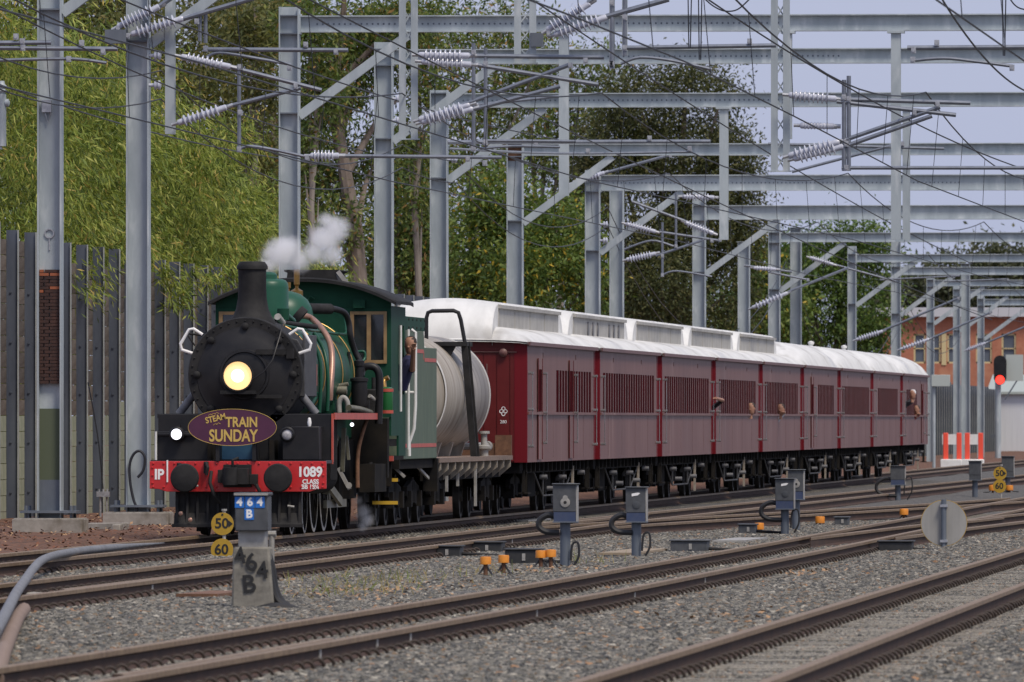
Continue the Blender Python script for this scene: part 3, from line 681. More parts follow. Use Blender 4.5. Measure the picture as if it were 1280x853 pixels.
# ================================================================== the train (all local: x right, y back along the train, z up from rail)
XT = -16.55; YF = 157.3
def Lp(u, v, Y, off=0.0):
    """photo pixel -> train-local point at distance Y behind the buffer beam (for laying out fittings)"""
    p = P(u, v, YF + Y); return Vector((p.x - XT, Y, p.z))
M_red = mat('beam_red', (.55, .018, .02), (.48, .02, .02), 6, rough=.4, coat=.2)
M_redline = mat('lining_red', (.52, .09, .055), (.40, .07, .05), 6, rough=.5)
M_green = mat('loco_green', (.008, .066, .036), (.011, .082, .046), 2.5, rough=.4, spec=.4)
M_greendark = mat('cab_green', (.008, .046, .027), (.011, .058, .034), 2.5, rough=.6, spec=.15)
M_tgreen = mat('faded_green', (.092, .128, .092), (.118, .155, .115), 2.2, rough=.65, spec=.2, stretch=(1, 5, .5), c3=(.16, .185, .13), s3=3)
M_brass = mat('brass', (.42, .25, .07), (.30, .17, .05), 8, rough=.35, metal=.7)
M_gold = mat('gold_band', (.45, .27, .08), rough=.4, metal=.5)
M_copper = mat('pink_copper_pipe', (.42, .24, .18), (.30, .18, .14), 5, rough=.4, metal=.4)
M_greyplate = mat('smokebox_grey', (.16, .16, .17), (.10, .10, .11), 4, rough=.55)
M_sbplate = mat('smokebox_side', (.045, .045, .048), (.075, .075, .078), 5, rough=.6, spec=.25)
M_tan = mat('varnished_wood', (.30, .19, .085), (.22, .13, .055), 5, rough=.5)
M_purple = mat('purple_board', (.085, .02, .055), (.068, .016, .045), 3, rough=.45)
M_goldtext = mat('gold_paint', (.58, .40, .10), rough=.5)
M_whitetext = mat('white_lettering', (.85, .84, .82), rough=.5)
M_blueplate = mat('blue_plate', (.018, .075, .16), (.03, .10, .19), 4, rough=.5)
M_coal = mat('coal', (.010, .010, .011), (.03, .03, .032), 9, rough=.5)
M_tyre = mat('tyre_white', (.58, .56, .52), (.35, .33, .30), 6, rough=.5)
M_lamp = mat('lamp_warm', (1, .7, .3), emit=(1.0, .60, .26), estr=1.1)
M_lampcore = mat('lamp_core', (1, .9, .6), emit=(1.0, .88, .62), estr=2.4)
M_lampw = mat('lamp_white', (.9, .9, 1), emit=(.9, .9, 1.0), estr=2.2)
M_lampoff = mat('lamp_off', (.6, .6, .62), (.4, .4, .42), 40, rough=.15)
M_yellow = mat('step_yellow', (.62, .38, .03), rough=.6)
M_khaki = mat('oily_rod', (.12, .115, .08), (.20, .19, .14), 6, rough=.45, metal=.3)
loco = thing('steam_locomotive', 'green and black steam locomotive with red buffer beam and lit headlamp', 'locomotive', (XT, YF, 0))
def part(b, name, m, parent=None, bevel=0.0, smooth=True):
    return b.build(name, m, parent or loco, local=True, smooth=smooth, bevel=bevel)
def wheel(parent, x, Y, r, name='wheel', spokes=11, mt=None):
    s = 1 if x > 0 else -1
    b = MB(); b.lathe([(r * .3, -.02), (r * .3, .05), (r * .16, .05), (r * .16, .08), (.02, .08)], (x, Y, r), (s, 0, 0), 16)
    for k in range(spokes):
        a = 2 * math.pi * k / spokes
        b.bar((x, Y + .2 * r * math.cos(a), r + .2 * r * math.sin(a)), (x, Y + .88 * r * math.cos(a), r + .88 * r * math.sin(a)), .05 * r / .6, .07 * r / .6, (1, 0, 0))
    wv = part(b, name, M_under, parent)
    t = MB(); t.lathe([(r * .85, -.06), (r * 1.03, -.055), (r * 1.03, -.03), (r, -.02), (r * .985, .045), (r * .85, .05), (r * .85, -.06)], (x, Y, r), (s, 0, 0), 36, cap=False)
    part(t, 'tyre', [M_under], wv)
    rm = MB(); rm.lathe([(r * .91, .05), (r * .91, .056), (r * .985, .052), (r * .985, .046), (r * .91, .05)], (x, Y, r), (s, 0, 0), 36, cap=False)
    part(rm, 'rim', mt or M_under, wv)
    return wv
# --- buffer beam
b = MB(); b.prism([(-1.21, 1.015), (1.21, 1.015), (1.21, .64), (1.08, .635), (.98, .60), (.2, .60), (-.2, .60), (-.98, .60), (-1.08, .635), (-1.21, .64)], 'xz', 0, .05)
bb = part(b, 'buffer_beam', M_red, bevel=.006, smooth=False)
rv = MB()
for x in np.linspace(-1.16, 1.16, 17):
    for z in (.985, .665): rv.lathe([(.018, 0), (.014, .012), (.004, .016)], (x, 0, z), (0, -1, 0), 6)
for z in np.linspace(.72, .93, 3):
    for x in (-1.17, 1.17): rv.lathe([(.018, 0), (.014, .012), (.004, .016)], (x, 0, z), (0, -1, 0), 6)
kind(part(rv, 'rivet', M_red, bb), 'stuff')
text_mesh('number', 'IP', .19, M_whitetext, bb, (-1.08, -.004, .83), bold=.007, sx=.9, local=True)
text_mesh('number', '1089', .185, M_whitetext, bb, (.985, -.004, .865), bold=.007, sx=.93, local=True)
text_mesh('class_lettering', 'CLASS', .085, M_whitetext, bb, (.995, -.004, .735), bold=.003, sx=.95, local=True)
text_mesh('class_lettering', 'BB 18¼', .085, M_whitetext, bb, (.995, -.004, .665), bold=.003, sx=.9, local=True)
b = MB(); b.box(-.975, -.955, -.02, -.004, .73, 1.03); part(b, 'lamp_iron', M_whitetext, smooth=False)
for x in (-.685, .59):
    b = MB(); b.lathe([(.14, 0), (.14, -.05), (.10, -.06), (.10, -.32), (.125, -.33), (.19, -.37), (.197, -.40), (.18, -.425), (.10, -.44), (.02, -.445)], (x, 0, .79), (0, 1, 0), 28)
    part(b, 'buffer', M_soot)
b = MB()
b.box(-.19, .19, -.10, 0, .66, .97); b.box(-.17, -.04, -.42, -.1, .70, .92); b.box(.02, .17, -.36, -.1, .70, .92)
b.lathe([(.10, -.12), (.10, .12)], (-.06, -.40, .81), (0, 0, 1), 12); b.box(-.26, -.17, -.16, 0, .72, .90); b.box(.17, .28, -.14, 0, .70, .84)
b.tube([(-.05, -.2, .92), (-.05, -.22, 1.03), (.02, -.15, 1.06)], .022); b.tube([(.25, -.1, .72), (.32, -.18, .60), (.30, -.16, .42), (.22, -.1, .36)], .028)
b.tube([(-.36, -.04, .88), (-.37, -.12, .72), (-.31, -.14, .55), (-.24, -.05, .45)], .026)
part(b, 'coupler', M_soot, bevel=.012)
for (x, z) in ((-.80, .93), (-.43, .95)):
    b = MB(); b.box(x - .03, x + .03, -.08, 0, z - .10, z + .06); b.tube([(x, -.08, z + .05), (x + .03, -.12, z - .02), (x + .01, -.1, z - .12)], .025); part(b, 'lamp_bracket', M_soot)
# --- cowcatcher
b = MB(); b.box(-.87, .86, .12, .16, .30, .61)
b.prism([(-.02, .13), (.03, .13), (.14, .31), (.10, .31)], 'yz', -.88, .87)
for x in np.linspace(-.84, .84, 13): b.bar((x, .02, .16), (x, .13, .60), .035, .03, (0, 1, 0))
b.box(-.9, .89, -.03, .03, .115, .16)
part(b, 'cowcatcher', M_soot, bevel=.004)
for x in (-.57, .57):
    b = MB(); b.bar((x, .55, .55), (x, .35, .06), .07, .03, (0, 1, 0)); part(b, 'rail_guard', M_under)
for (u, v) in ((226, 642), (238, 650)):
    q = Lp(u, v, -.03); b = MB(); b.lathe([(.025, 0), (.03, -.02), (.015, -.03)], q, (0, 1, 0), 10); part(b, 'pipe_end', M_copper)
for (u, v) in ((245, 607), (365, 633)):
    q = Lp(u, v, -.05); b = MB(); b.cyl(q + Vector((-.06, 0, .005)), q + Vector((.03, 0, -.01)), .016, 8); part(b, 'cock_handle', M_lightsteel)
# --- front footplate, skirts, boxes
b = MB(); b.box(-1.2, 1.2, .05, 1.0, .985, 1.03); part(b, 'front_footplate', M_black, smooth=False)
b = MB(); b.box(-1.2, -.33, .95, 1.0, 1.03, 1.66); b.box(.33, 1.2, .95, 1.0, 1.03, 1.66); b.box(-.33, .33, .97, 1.0, 1.03, 1.4)
b.box(-1.2, -.45, .55, .95, 1.03, 1.42); b.box(-1.2, -.62, .50, .55, 1.36, 1.40)
part(b, 'front_skirt', M_black, bevel=.008, smooth=False)
b = MB(); b.box(.56, 1.07, .45, .95, 1.03, 1.49); part(b, 'tool_box', M_black, bevel=.012)
b = MB(); b.box(1.19, 1.215, .93, 1.02, 1.0, 1.665); b.box(1.06, 1.21, .93, 1.02, .975, 1.0); part(b, 'edge_lining', M_redline, smooth=False)
b = MB(); b.tube([(-1.18, .5, 1.03), (-1.18, .5, 1.42)], .016); part(b, 'front_handrail', M_white)
b = MB(); b.lathe([(.02, 0), (.03, .05), (.02, .11), (.004, .12)], (.92, .6, 1.49), (0, 0, 1), 10); part(b, 'lubricator_cap', M_whitetext)
b = MB(); b.box(-.27, .21, .30, .32, 1.04, 1.26); part(b, 'notice_plate', M_blueplate, smooth=False)
# --- marker lamps
for (u, v, m) in ((220.5, 543, M_lampw), (359, 543, M_lampoff)):
    q = Lp(u, v, .42); b = MB(); b.lathe([(.105, .14), (.105, 0), (.085, -.02), (.075, -.02), (.075, .02)], q, (0, 1, 0), 20); b.box(q.x - .05, q.x + .05, q.y, q.y + .12, q.z + .09, q.z + .13)
    o = part(b, 'marker_lamp', M_black); l = MB(); l.lathe([(.005, -.012), (.05, -.006), (.074, .01), (.074, .02)], q, (0, 1, 0), 20); part(l, 'lens', m, o)
# --- smokebox
ZB = 2.20; YS = .95
b = MB(); b.lathe([(.02, 0), (.775, 0), (.79, .03), (.79, .16), (.765, .17), (.765, 2.0)], (0, YS, ZB), (0, 1, 0), 56)
smk = part(b, 'smokebox', M_soot)
b = MB(); b.lathe([(.02, -.12), (.18, -.115), (.36, -.095), (.52, -.05), (.63, -.01), (.66, -.008), (.665, .02)], (0, YS, ZB), (0, 1, 0), 48)
b.lathe([(.30, -.108), (.31, -.125), (.34, -.122), (.35, -.100)], (0, YS, ZB), (0, 1, 0), 48, cap=False)
door = part(b, 'smokebox_door', M_black, smk)
d = MB()
for k in range(8):
    a = math.pi / 8 + k * math.pi / 4; a = math.pi / 2 + k * math.pi / 4
    cx, cz = .665 * math.sin(a - math.pi / 2), .665 * math.cos(a - math.pi / 2)
    d.lathe([(.05, .02), (.05, -.06), (.03, -.075), (.01, -.08)], (cx, YS, ZB + cz), (0, 1, 0), 10)
for q_ in d.pieces(): part(q_, 'door_dog', M_soot, smk)
h = MB(); h.bar((.16, YS - .13, ZB + .31), (.60, YS - .09, ZB + .31), .04, .07); h.bar((-.05, YS - .12, ZB - .30), (.52, YS - .09, ZB - .30), .03, .05)
h.box(.58, .68, YS - .12, YS, ZB + .22, ZB + .36); kind(part(h, 'hinge_strap', M_soot, smk), 'stuff')
rv = MB()
for k in range(40):
    a = 2 * math.pi * k / 40
    rv.lathe([(.016, 0), (.012, -.012), (.004, -.016)], (.735 * math.cos(a), YS, ZB + .735 * math.sin(a)), (0, 1, 0), 6)
for k in range(40):
    a = 2 * math.pi * k / 40
    for yy in (YS + .24, YS + 1.9): rv.lathe([(.016, 0), (.012, .012), (.004, .016)], (.765 * math.cos(a), yy, ZB + .765 * math.sin(a)), (math.cos(a), 0, math.sin(a)), 6)
kind(part(rv, 'rivet', M_soot, smk), 'stuff')
q = Lp(297, 470, .55)
b = MB(); b.lathe([(.14, .30), (.20, .24), (.215, .02), (.215, -.02), (.195, -.02), (.195, .03)], q, (0, 1, 0), 32); b.box(q.x - .24, q.x + .24, .55, .95, q.z - .25, q.z - .20)
hl = part(b, 'headlamp', M_soot); l = MB(); l.lathe([(.005, -.005), (.10, .0), (.194, .03), (.194, .04)], q, (0, 1, 0), 32); part(l, 'lens', M_lamp, hl)
l = MB(); l.lathe([(.005, -.03), (.05, -.025), (.09, -.005), (.09, .0)], q, (0, 1, 0), 24); part(l, 'bulb', M_lampcore, hl)
b = MB(); b.tube([q + Vector((.2, 0, -.05)), q + Vector((.36, -.02, .05)), q + Vector((.48, .02, .22)), q + Vector((.56, .2, .55)), q + Vector((.58, .4, .72))], .010, 6); part(b, 'lamp_cable', M_black)
# smokebox handrail loops and struts
for s in (-1, 1):
    b = MB(); b.tube([(s * .70, YS + .1, ZB + .28), (s * .88, YS + .08, ZB + .34), (s * .90, YS + .08, ZB + .42), (s * .78, YS + .08, ZB + .62), (s * .72, YS + .08, ZB + .63), (s * .60, YS + .1, ZB + .55)], .022)
    part(b, 'handrail_loop', M_whitetext)
    b = MB(); b.tube([(s * .72, YS + .3, ZB - .25), (s * .95, YS + .32, 1.66)], .055, 12); part(b, 'steam_pipe', M_greyplate)
b = MB(); b.box(.76, .80, 1.25, 2.85, 1.9, 2.75); b.prism([(.60, 1.9), (.80, 1.9), (.80, 2.5), (.70, 2.68), (.60, 2.7)], 'xz', 1.15, 1.25); part(b, 'smokebox_side_plate', M_sbplate, bevel=.01)
b = MB(); b.box(-.48, .48, 1.0, 2.8, .95, 1.62); part(b, 'saddle', M_under)
b = MB(); b.lathe([(.33, -.06), (.31, 0), (.27, .06), (.225, .16), (.200, .30), (.193, .45), (.193, .70), (.215, .705), (.215, .745), (.20, .775), (.17, .81), (.13, .815), (.12, .4)], (0, 1.9, 2.95), (0, 0, 1), 40)
part(b, 'chimney', M_soot)
b = MB(); b.tube([(-.62, 1.2, 2.74), (-.84, 1.2, 2.77), (-.84, 1.25, 2.77)], .014); b.tube([(-.84, 1.2, 2.77), (-.72, 1.2, 2.6)], .012); part(b, 'lamp_iron', M_soot)
# --- boiler
b = MB(); b.lathe([(.70, 0), (.72, .02), (.735, 2.4), (.79, 3.4), (.79, 6.1), (.60, 6.12)], (0, 2.9, 2.23), (0, 1, 0), 56)
boil = part(b, 'boiler', M_green)
b = MB()
for yy, r in ((3.15, .728), (4.7, .735), (6.6, .80), (8.3, .80)): b.lathe([(r, 0), (r + .008, .005), (r + .008, .055), (r, .06)], (0, yy, 2.23), (0, 1, 0), 56, cap=False)
for q_ in b.pieces(): part(q_, 'boiler_band', M_gold, boil)
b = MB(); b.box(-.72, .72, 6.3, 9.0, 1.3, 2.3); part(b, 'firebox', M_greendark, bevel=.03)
b = MB(); b.lathe([(.36, -.1), (.33, 0), (.295, .06), (.285, .12), (.285, .50), (.275, .56), (.245, .60), (.20, .615), (.13, .62), (.125, .68), (.09, .71), (.02, .72)], (0, 4.05, 2.93), (0, 0, 1), 40); part(b, 'sand_dome', M_green)
b = MB(); b.lathe([(.50, -.12), (.46, -.02), (.425, .04), (.42, .12), (.40, .22), (.34, .33), (.24, .41), (.12, .45), (.02, .455)], (.0, 6.2, 2.95), (0, 0, 1), 40); part(b, 'steam_dome', M_green)
for (u, v0, v1, Y) in ((371, 362, 337, 7.6), (360, 366, 353, 7.4)):
    p0 = Lp(u, v0, Y); p1 = Lp(u, v1, Y); hh = p1.z - p0.z
    b = MB(); b.lathe([(.09, 3.0 - p0.z), (.09, -.02), (.05, 0), (.025, .02), (.025, .05), (.042, .07), (.042, hh)], p0, (0, 0, 1), 12); part(b, 'safety_valve', M_brass)
# --- pipework on the near side, laid out from the picture
def pipe(pts, r, m, name='pipe', n=10):
    q = [Lp(u, v, Y) for (u, v, Y) in pts]
    # gentle smoothing
    out_ = []
    for i in range(len(q) - 1):
        p0 = q[max(i - 1, 0)]; p1 = q[i]; p2 = q[i + 1]; p3 = q[min(i + 2, len(q) - 1)]
        for t in (0, .25, .5, .75):
            out_.append(0.5 * ((2 * p1) + (p2 - p0) * t + (2 * p0 - 5 * p1 + 4 * p2 - p3) * t * t + (3 * p1 - p0 - 3 * p2 + p3) * t ** 3))
    out_.append(q[-1]); b = MB(); b.tube(out_, r, n); return part(b, name, m)
pipe([(372, 396, 5.6), (381, 395, 5.6), (390, 399, 5.7), (402, 411, 5.3), (412, 428, 5.1), (415, 450, 4.9), (413, 484, 4.7), (412, 500, 4.7)], .045, M_copper, 'feed_pipe')
pipe([(386, 386, 6.3), (402, 385, 6.6), (420, 387, 6.9), (431, 392, 7.1), (436, 404, 7.2), (438, 420, 7.2), (443, 438, 7.3), (450, 452, 7.3), (452, 462, 7.3)], .045, M_black, 'steam_pipe')
pipe([(385, 386, 6.3), (413, 386.5, 6.7)], .075, M_soot, 'pipe_lagging')
pipe([(377, 398, 5.2), (370, 392, 5.2)], .14, M_soot, 'valve_body', 14)
pipe([(386, 418, 3.9), (394, 432, 3.9), (400, 452, 3.9), (401, 480, 3.9), (399, 516, 3.9)], .028, M_green, 'oil_pipe')
pipe([(392, 416, 4.5), (404, 436, 4.5), (409, 460, 4.4), (410, 490, 4.4), (409, 514, 4.4)], .028, M_green, 'oil_pipe')
pipe([(352, 407, 3.2), (380, 412, 4.0), (404, 415, 5.6), (430, 418, 7.6), (433, 410, 8.0), (431, 396, 8.2)], .022, M_green, 'handrail')
pipe([(347, 396, 3.0), (353, 404, 3.2)], .05, M_lightsteel, 'sand_pipe'); pipe([(357, 394, 3.6), (366, 402, 3.9)], .05, M_green, 'sand_pipe')
pipe([(354, 386, 3.6), (354, 400, 3.6)], .085, M_greendark, 'valve_body', 12)
pipe([(341, 402, 3.0), (395, 409, 4.4)], .035, M_soot, 'control_rod')
pipe([(386, 508, 4.0), (392, 498, 4.2), (394, 490, 4.2)], .05, M_green, 'sand_pipe')
b = MB(); q = Lp(393, 469, 3.3); b.cbox(q, .05, .3, .30); part(b, 'number_plate', M_redline)
b = MB(); q = Lp(425, 488, 6.3)
b.cyl(q + Vector((-.16, 0, 0)), q + Vector((.10, 0, .0)), .065, 14); b.cyl(q + Vector((-.1, 0, .05)), q + Vector((.12, 0, .09)), .03, 10); part(b, 'injector', M_khaki)
pipe([(424, 516, 6.2), (424, 503, 6.2), (429, 497, 6.2), (434, 503, 6.2), (435, 516, 6.2)], .038, M_lightsteel, 'drain_pipe')
pipe([(436, 510, 6.0), (450, 512, 6.5), (463, 516, 7.2)], .045, M_khaki, 'pipe')
# air pump and reservoir
b = MB(); q = Lp(449, 504, 7.2); b.lathe([(.10, -.05), (.115, 0), (.115, .30), (.13, .31), (.13, .35), (.06, .37), (.06, .52), (.075, .53), (.075, .60), (.02, .62)], q, (0, 0, 1), 20); part(b, 'air_pump', M_black)
pipe([(451, 470, 7.3), (453, 462, 7.4), (460, 458, 7.4), (469, 460, 7.4), (474, 470, 7.4), (474, 500, 7.4), (473, 530, 7.4)], .055, M_black, 'exhaust_pipe')
pipe([(447, 440, 7.5), (455, 440, 7.5), (456, 448, 7.5), (450, 456, 7.4)], .02, M_green, 'pipe')
b = MB(); q = Lp(483, 517, 8.3); b.lathe([(.09, 0), (.095, .01), (.095, .36), (.06, .375), (.02, .38)], q, (0, 0, 1), 18)
tk = part(b, 'air_cylinder', mat('bright_green', (.015, .13, .035), rough=.3, coat=.4)); b = MB()
for z in (0, .31): b.lathe([(.095, z), (.102, z), (.102, z + .045), (.095, z + .045)], q, (0, 0, 1), 18, cap=False)
for q_ in b.pieces(): part(q_, 'band', M_redline, tk)
pipe([(481, 486, 8.5), (480, 476, 8.6), (486, 472, 8.6)], .035, M_brass, 'gauge_fitting')
pipe([(462, 495, 7.3), (468, 500, 7.4)], .03, M_lightsteel, 'pipe')
# --- running board
b = MB(); b.box(.55, 1.215, 1.0, 7.8, 1.60, 1.665); b.box(-1.215, -.55, 1.0, 7.8, 1.60, 1.665); part(b, 'running_board', M_black, smooth=False)
b = MB(); b.box(1.2155, 1.23, 1.02, 7.8, 1.585, 1.675); part(b, 'edge_lining', M_redline, smooth=False)
# --- frames, cylinders, wheels, motion
b = MB(); b.box(-.45, -.40, .3, 10.9, .55, 1.3); b.box(.40, .45, .3, 10.9, .55, 1.3); b.box(-.4, .4, .4, 9, .6, 1.0); b.box(-.75, .75, 6.6, 9.2, .45, 1.3); part(b, 'frame', M_under, smooth=False)
for s in (-1, 1):
    b = MB(); b.cyl((s * .86, 1.7, .80), (s * .86, 2.75, .80), .24, 24); b.cyl((s * .9, 1.6, 1.22), (s * .9, 2.85, 1.22), .16, 20); b.box(s * .88 - .22, s * .88 + .22, 1.75, 2.7, .75, 1.6); part(b, 'cylinder', M_under)
for Y, r in ((1.15, .40), (2.95, .40)):
    for x in (-.57, .57): wheel(loco, x, Y, r, spokes=9, mt=M_tyre)
for Y in (4.25, 5.7, 7.15):
    for x in (-.57, .57): wheel(loco, x, Y, .645, 'driving_wheel', 13, mt=M_tyre)
for x in (-.57, .57): wheel(loco, x, 9.3, .46, spokes=10)
for s in (-1, 1):
    b = MB(); b.bar((s * .78, 4.25, .40), (s * .78, 7.15, .40), .05, .11); part(b, 'coupling_rod', M_khaki)
    b = MB(); b.bar((s * .88, 2.9, .78), (s * .86, 5.7, .42), .05, .12); b.box(s * .9 - .05, s * .9 + .05, 2.7, 3.9, .98, 1.05); part(b, 'connecting_rod', M_khaki)
b = MB(); b.bar(Lp(419, 549, 4.0), Lp(407, 618, 4.0), .09, .05, (0, 1, 0)); b.cyl(Lp(419, 548, 3.95), Lp(419, 548, 4.06), .06, 12); part(b, 'expansion_link', M_khaki)
b = MB(); b.bar(Lp(423, 585, 4.4), Lp(437, 612, 4.4), .05, .05, (0, 1, 0)); b.cyl(Lp(436, 607, 4.35), Lp(436, 607, 4.47), .045, 12); part(b, 'return_crank', M_lightsteel)
b = MB(); b.bar(Lp(414, 540, 3.6), Lp(421, 552, 3.6), .05, .05, (0, 1, 0)); b.bar(Lp(430, 535, 4.4), Lp(428, 590, 4.4), .06, .05, (0, 1, 0)); b.bar(Lp(433, 545, 4.6), Lp(436, 575, 4.6), .04, .04, (0, 1, 0)); kind(part(b, 'valve_link', M_khaki), 'stuff')
b = MB(); q = Lp(440, 531, 5.2); b.lathe([(.028, 0), (.025, -.02), (.01, -.03)], q, (0, 1, 0), 12); part(b, 'highlight_stud', M_lampw)  # tiny glowing stud stands in for a bright highlight on the motion
pipe([(459, 523, 6.8), (450, 552, 6.6), (447, 575, 6.5), (447, 610, 6.4)], .03, M_rust, 'pipe'); pipe([(463, 578, 8.2), (463, 590, 8.2), (471, 597, 8.3)], .03, M_soot, 'pipe')
b = MB(); b.box(1.0, 1.22, 7.0, 8.8, .55, .95); part(b, 'ash_pan_box', M_under)
# --- cab
CY0, CY1 = 9.0, 11.3; CW = 1.27
def roofz(x): return 3.24 + .37 * (1 - (abs(x) / 1.36) ** 2.2)
arc = [(x, roofz(x)) for x in np.linspace(-CW, CW, 25)]
b = MB()
# spectacle plate with window openings: built from strips round the openings
def zr(x): return roofz(x) - .03
WX0, WX1, WZ0, WZ1 = .71, 1.19, 2.42, 3.12
for s in (-1, 1):
    def sx(a): return s * a
    b.box(min(sx(.70), sx(.0)), max(sx(.70), sx(.0)), CY0, CY0 + .03, 1.3, 3.2)
    b.box(min(sx(.70), sx(CW)), max(sx(.70), sx(CW)), CY0, CY0 + .03, 1.62, WZ0)
    b.box(min(sx(WX1), sx(CW)), max(sx(WX1), sx(CW)), CY0, CY0 + .03, WZ0, 3.2)
    b.box(min(sx(.70), sx(WX1)), max(sx(.70), sx(WX1)), CY0, CY0 + .03, WZ1, 3.2)
b.prism([(-CW, 3.195)] + [(x, roofz(x) - .02) for x in np.linspace(-CW, CW, 25)] + [(CW, 3.195)], 'xz', CY0, CY0 + .03)
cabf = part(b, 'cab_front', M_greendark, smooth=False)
b = MB(); b.box(.45, CW - .03, CY0 - .25, CY0 + .02, .75, 1.60); b.box(-CW + .03, -.45, CY0 - .25, CY0 + .02, .75, 1.60); [part(q_, 'cab_undershield', M_under, smooth=False) for q_ in b.pieces()]
b = MB(); b.box(1.0, 1.16, 7.9, 8.5, 1.62, 2.02); part(b, 'reversing_gear_box', M_soot, bevel=.02)
for (u_, v0_, v1_, Y_, r_) in ((467, 520, 472, 8.0, .03), (471, 520, 486, 8.4, .045), (457, 520, 500, 7.7, .06), (436, 470, 440, 7.9, .025), (444, 520, 505, 7.4, .10)):
    b = MB(); b.tube([Lp(u_, v0_, Y_), Lp(u_, v1_, Y_)], r_, 10); part(b, 'backhead_pipe', M_soot)
for s in (-1, 1):
    fr = MB()
    xa, xb_ = (WX0, WX1) if s > 0 else (-WX1, -WX0)
    xm = (xa + xb_) / 2
    for (x0, x1) in ((xa - .03, xa + .025), (xb_ - .025, xb_ + .02), (xm - .03, xm + .03)): fr.box(x0, x1, CY0 - .03, CY0, WZ0 - .03, WZ1 + .02)
    for (z0, z1) in ((WZ0 - .03, WZ0 + .02), (WZ1 - .025, WZ1 + .02)): fr.box(xa - .03, xb_ + .02, CY0 - .027, CY0, z0, z1)
    fo = part(fr, 'cab_window', M_tan, cabf, smooth=False)
    g = MB(); g.box(xa, xb_, CY0 + .008, CY0 + .014, WZ0, WZ1); part(g, 'pane', M_glass, fo, smooth=False)
b = MB(); q = Lp(449, 380, 8.95); b.cbox(q, .17, .06, .12); b.tube([Lp(384, 376, 8.95), Lp(388, 371, 8.95), Lp(393, 374, 8.95)], .015); kind(part(b, 'cab_front_fitting', M_greendark), 'stuff')
for s in (-1, 1):
    b = MB(); x0, x1 = (CW - .03, CW) if s > 0 else (-CW, -CW + .03)
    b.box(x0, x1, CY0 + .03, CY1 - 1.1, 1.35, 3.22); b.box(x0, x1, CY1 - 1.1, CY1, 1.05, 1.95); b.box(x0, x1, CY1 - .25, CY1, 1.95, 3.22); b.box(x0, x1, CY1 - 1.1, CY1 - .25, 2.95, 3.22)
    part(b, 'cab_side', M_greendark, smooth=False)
    b = MB(); b.tube([(s * (CW + .05), CY1 - .08, 1.15), (s * (CW + .05), CY1 - .08, 2.9)], .02); b.tube([(s * (CW + .04), CY1 - 1.2, 1.7), (s * (CW + .04), CY1 - 1.2, 2.95)], .018); [part(q_, 'cab_handrail', M_white) for q_ in b.pieces()]
rows = []
for Y in (8.80, 8.83, 10.2, 11.55, 11.6):
    rows.append([(x * 1.04, Y, roofz(x) + .02 - (.02 if Y in (8.80, 11.6) else 0)) for x in np.linspace(-1.31, 1.31, 29)])
b = MB(); b.sheet(rows); rows2 = [[(x, y, z - .045) for (x, y, z) in r] for r in rows]; b.sheet(rows2)
for r, r2 in ((rows[0], rows2[0]), (rows[-1], rows2[-1])): b.sheet([r, r2])
b.sheet([[r[0] for r in rows], [r[0] for r in rows2]]); b.sheet([[r[-1] for r in rows], [r[-1] for r in rows2]])
croof = part(b, 'cab_roof', M_soot)
b = MB(); b.prism([(-.27, 3.55), (.50, 3.55), (.44, 3.70), (.50, 3.73), (.50, 3.745), (-.30, 3.745), (-.30, 3.72), (-.25, 3.70)], 'xz', 9.2, 10.6); part(b, 'roof_ventilator', M_soot, croof)
b = MB(); b.bar((.48, 9.2, 3.72), (.62, 9.2, 3.54), .06, .03, (0, 1, 0)); part(b, 'ventilator_stay', M_lightsteel, croof)
b = MB(); b.box(-CW + .03, CW - .03, CY0 + .05, CY1 - .1, 1.2, 1.3); b.box(-.7, .7, CY0 + .04, CY0 + .4, 1.3, 2.7); part(b, 'cab_floor', M_under, smooth=False)
# steps below the cab
b = MB(); b.box(1.0, 1.25, 9.3, 9.34, .62, 1.05); b.box(1.0, 1.28, 9.25, 10.9, 1.0, 1.06); part(b, 'cab_step_hanger', M_under)
b = MB(); b.box(.96, 1.285, 9.2, 9.26, .985, 1.06); part(b, 'edge_lining', M_redline, smooth=False)
for (v, Y, x0) in ((600.5, 10.4, .85), (629, 10.4, .78)):
    z = Lp(480, v, Y).z; b = MB(); b.box(x0, 1.24, Y - .1, Y + .25, z - .02, z + .012); st = part(b, 'cab_step', M_under); b = MB(); b.box(x0 + .1, 1.25, Y - .125, Y - .1, z - .02, z + .03); part(b, 'step_edge', M_yellow, st, smooth=False)
# --- headboard
HB = Lp(290.5, 534.5, -.05)
b = MB(); n = 56
el = [(HB.x + .605 * math.cos(2 * math.pi * k / n), HB.z + .25 * math.sin(2 * math.pi * k / n)) for k in range(n)]
b.prism(el, 'xz', -.06, -.03)
hbo = part(b, 'headboard', M_purple, smooth=False); hbo['label'] = 'purple oval headboard with gold lettering'
b = MB(); b.tube([(x, -.062, z) for x, z in el] + [(el[0][0], -.062, el[0][1])], .003, 6); part(b, 'gold_border', M_goldtext, hbo)
b = MB(); b.box(-.3, -.25, -.03, .5, 1.02, 1.3); b.box(.2, .25, -.03, .5, 1.02, 1.3); [part(q_, 'headboard_bracket', M_black, hbo) for q_ in b.pieces()]
def hbt(s, u, v, size, sxx, rotz=0, bold=.006):
    p = Lp(u, v, -.064); text_mesh('lettering', s, size, M_goldtext, hbo, (p.x, -.064, p.z), rot=(math.pi / 2, -math.radians(rotz), 0), bold=bold, sx=sxx, local=True)
hbt('TRAIN', 302, 528.5, .19, .80, 0, .005); hbt('SUNDAY', 291.5, 545.5, .225, .74, 0, .006); hbt('STEAM', 269.5, 523.5, .115, .82, 13, .003)
b = MB()
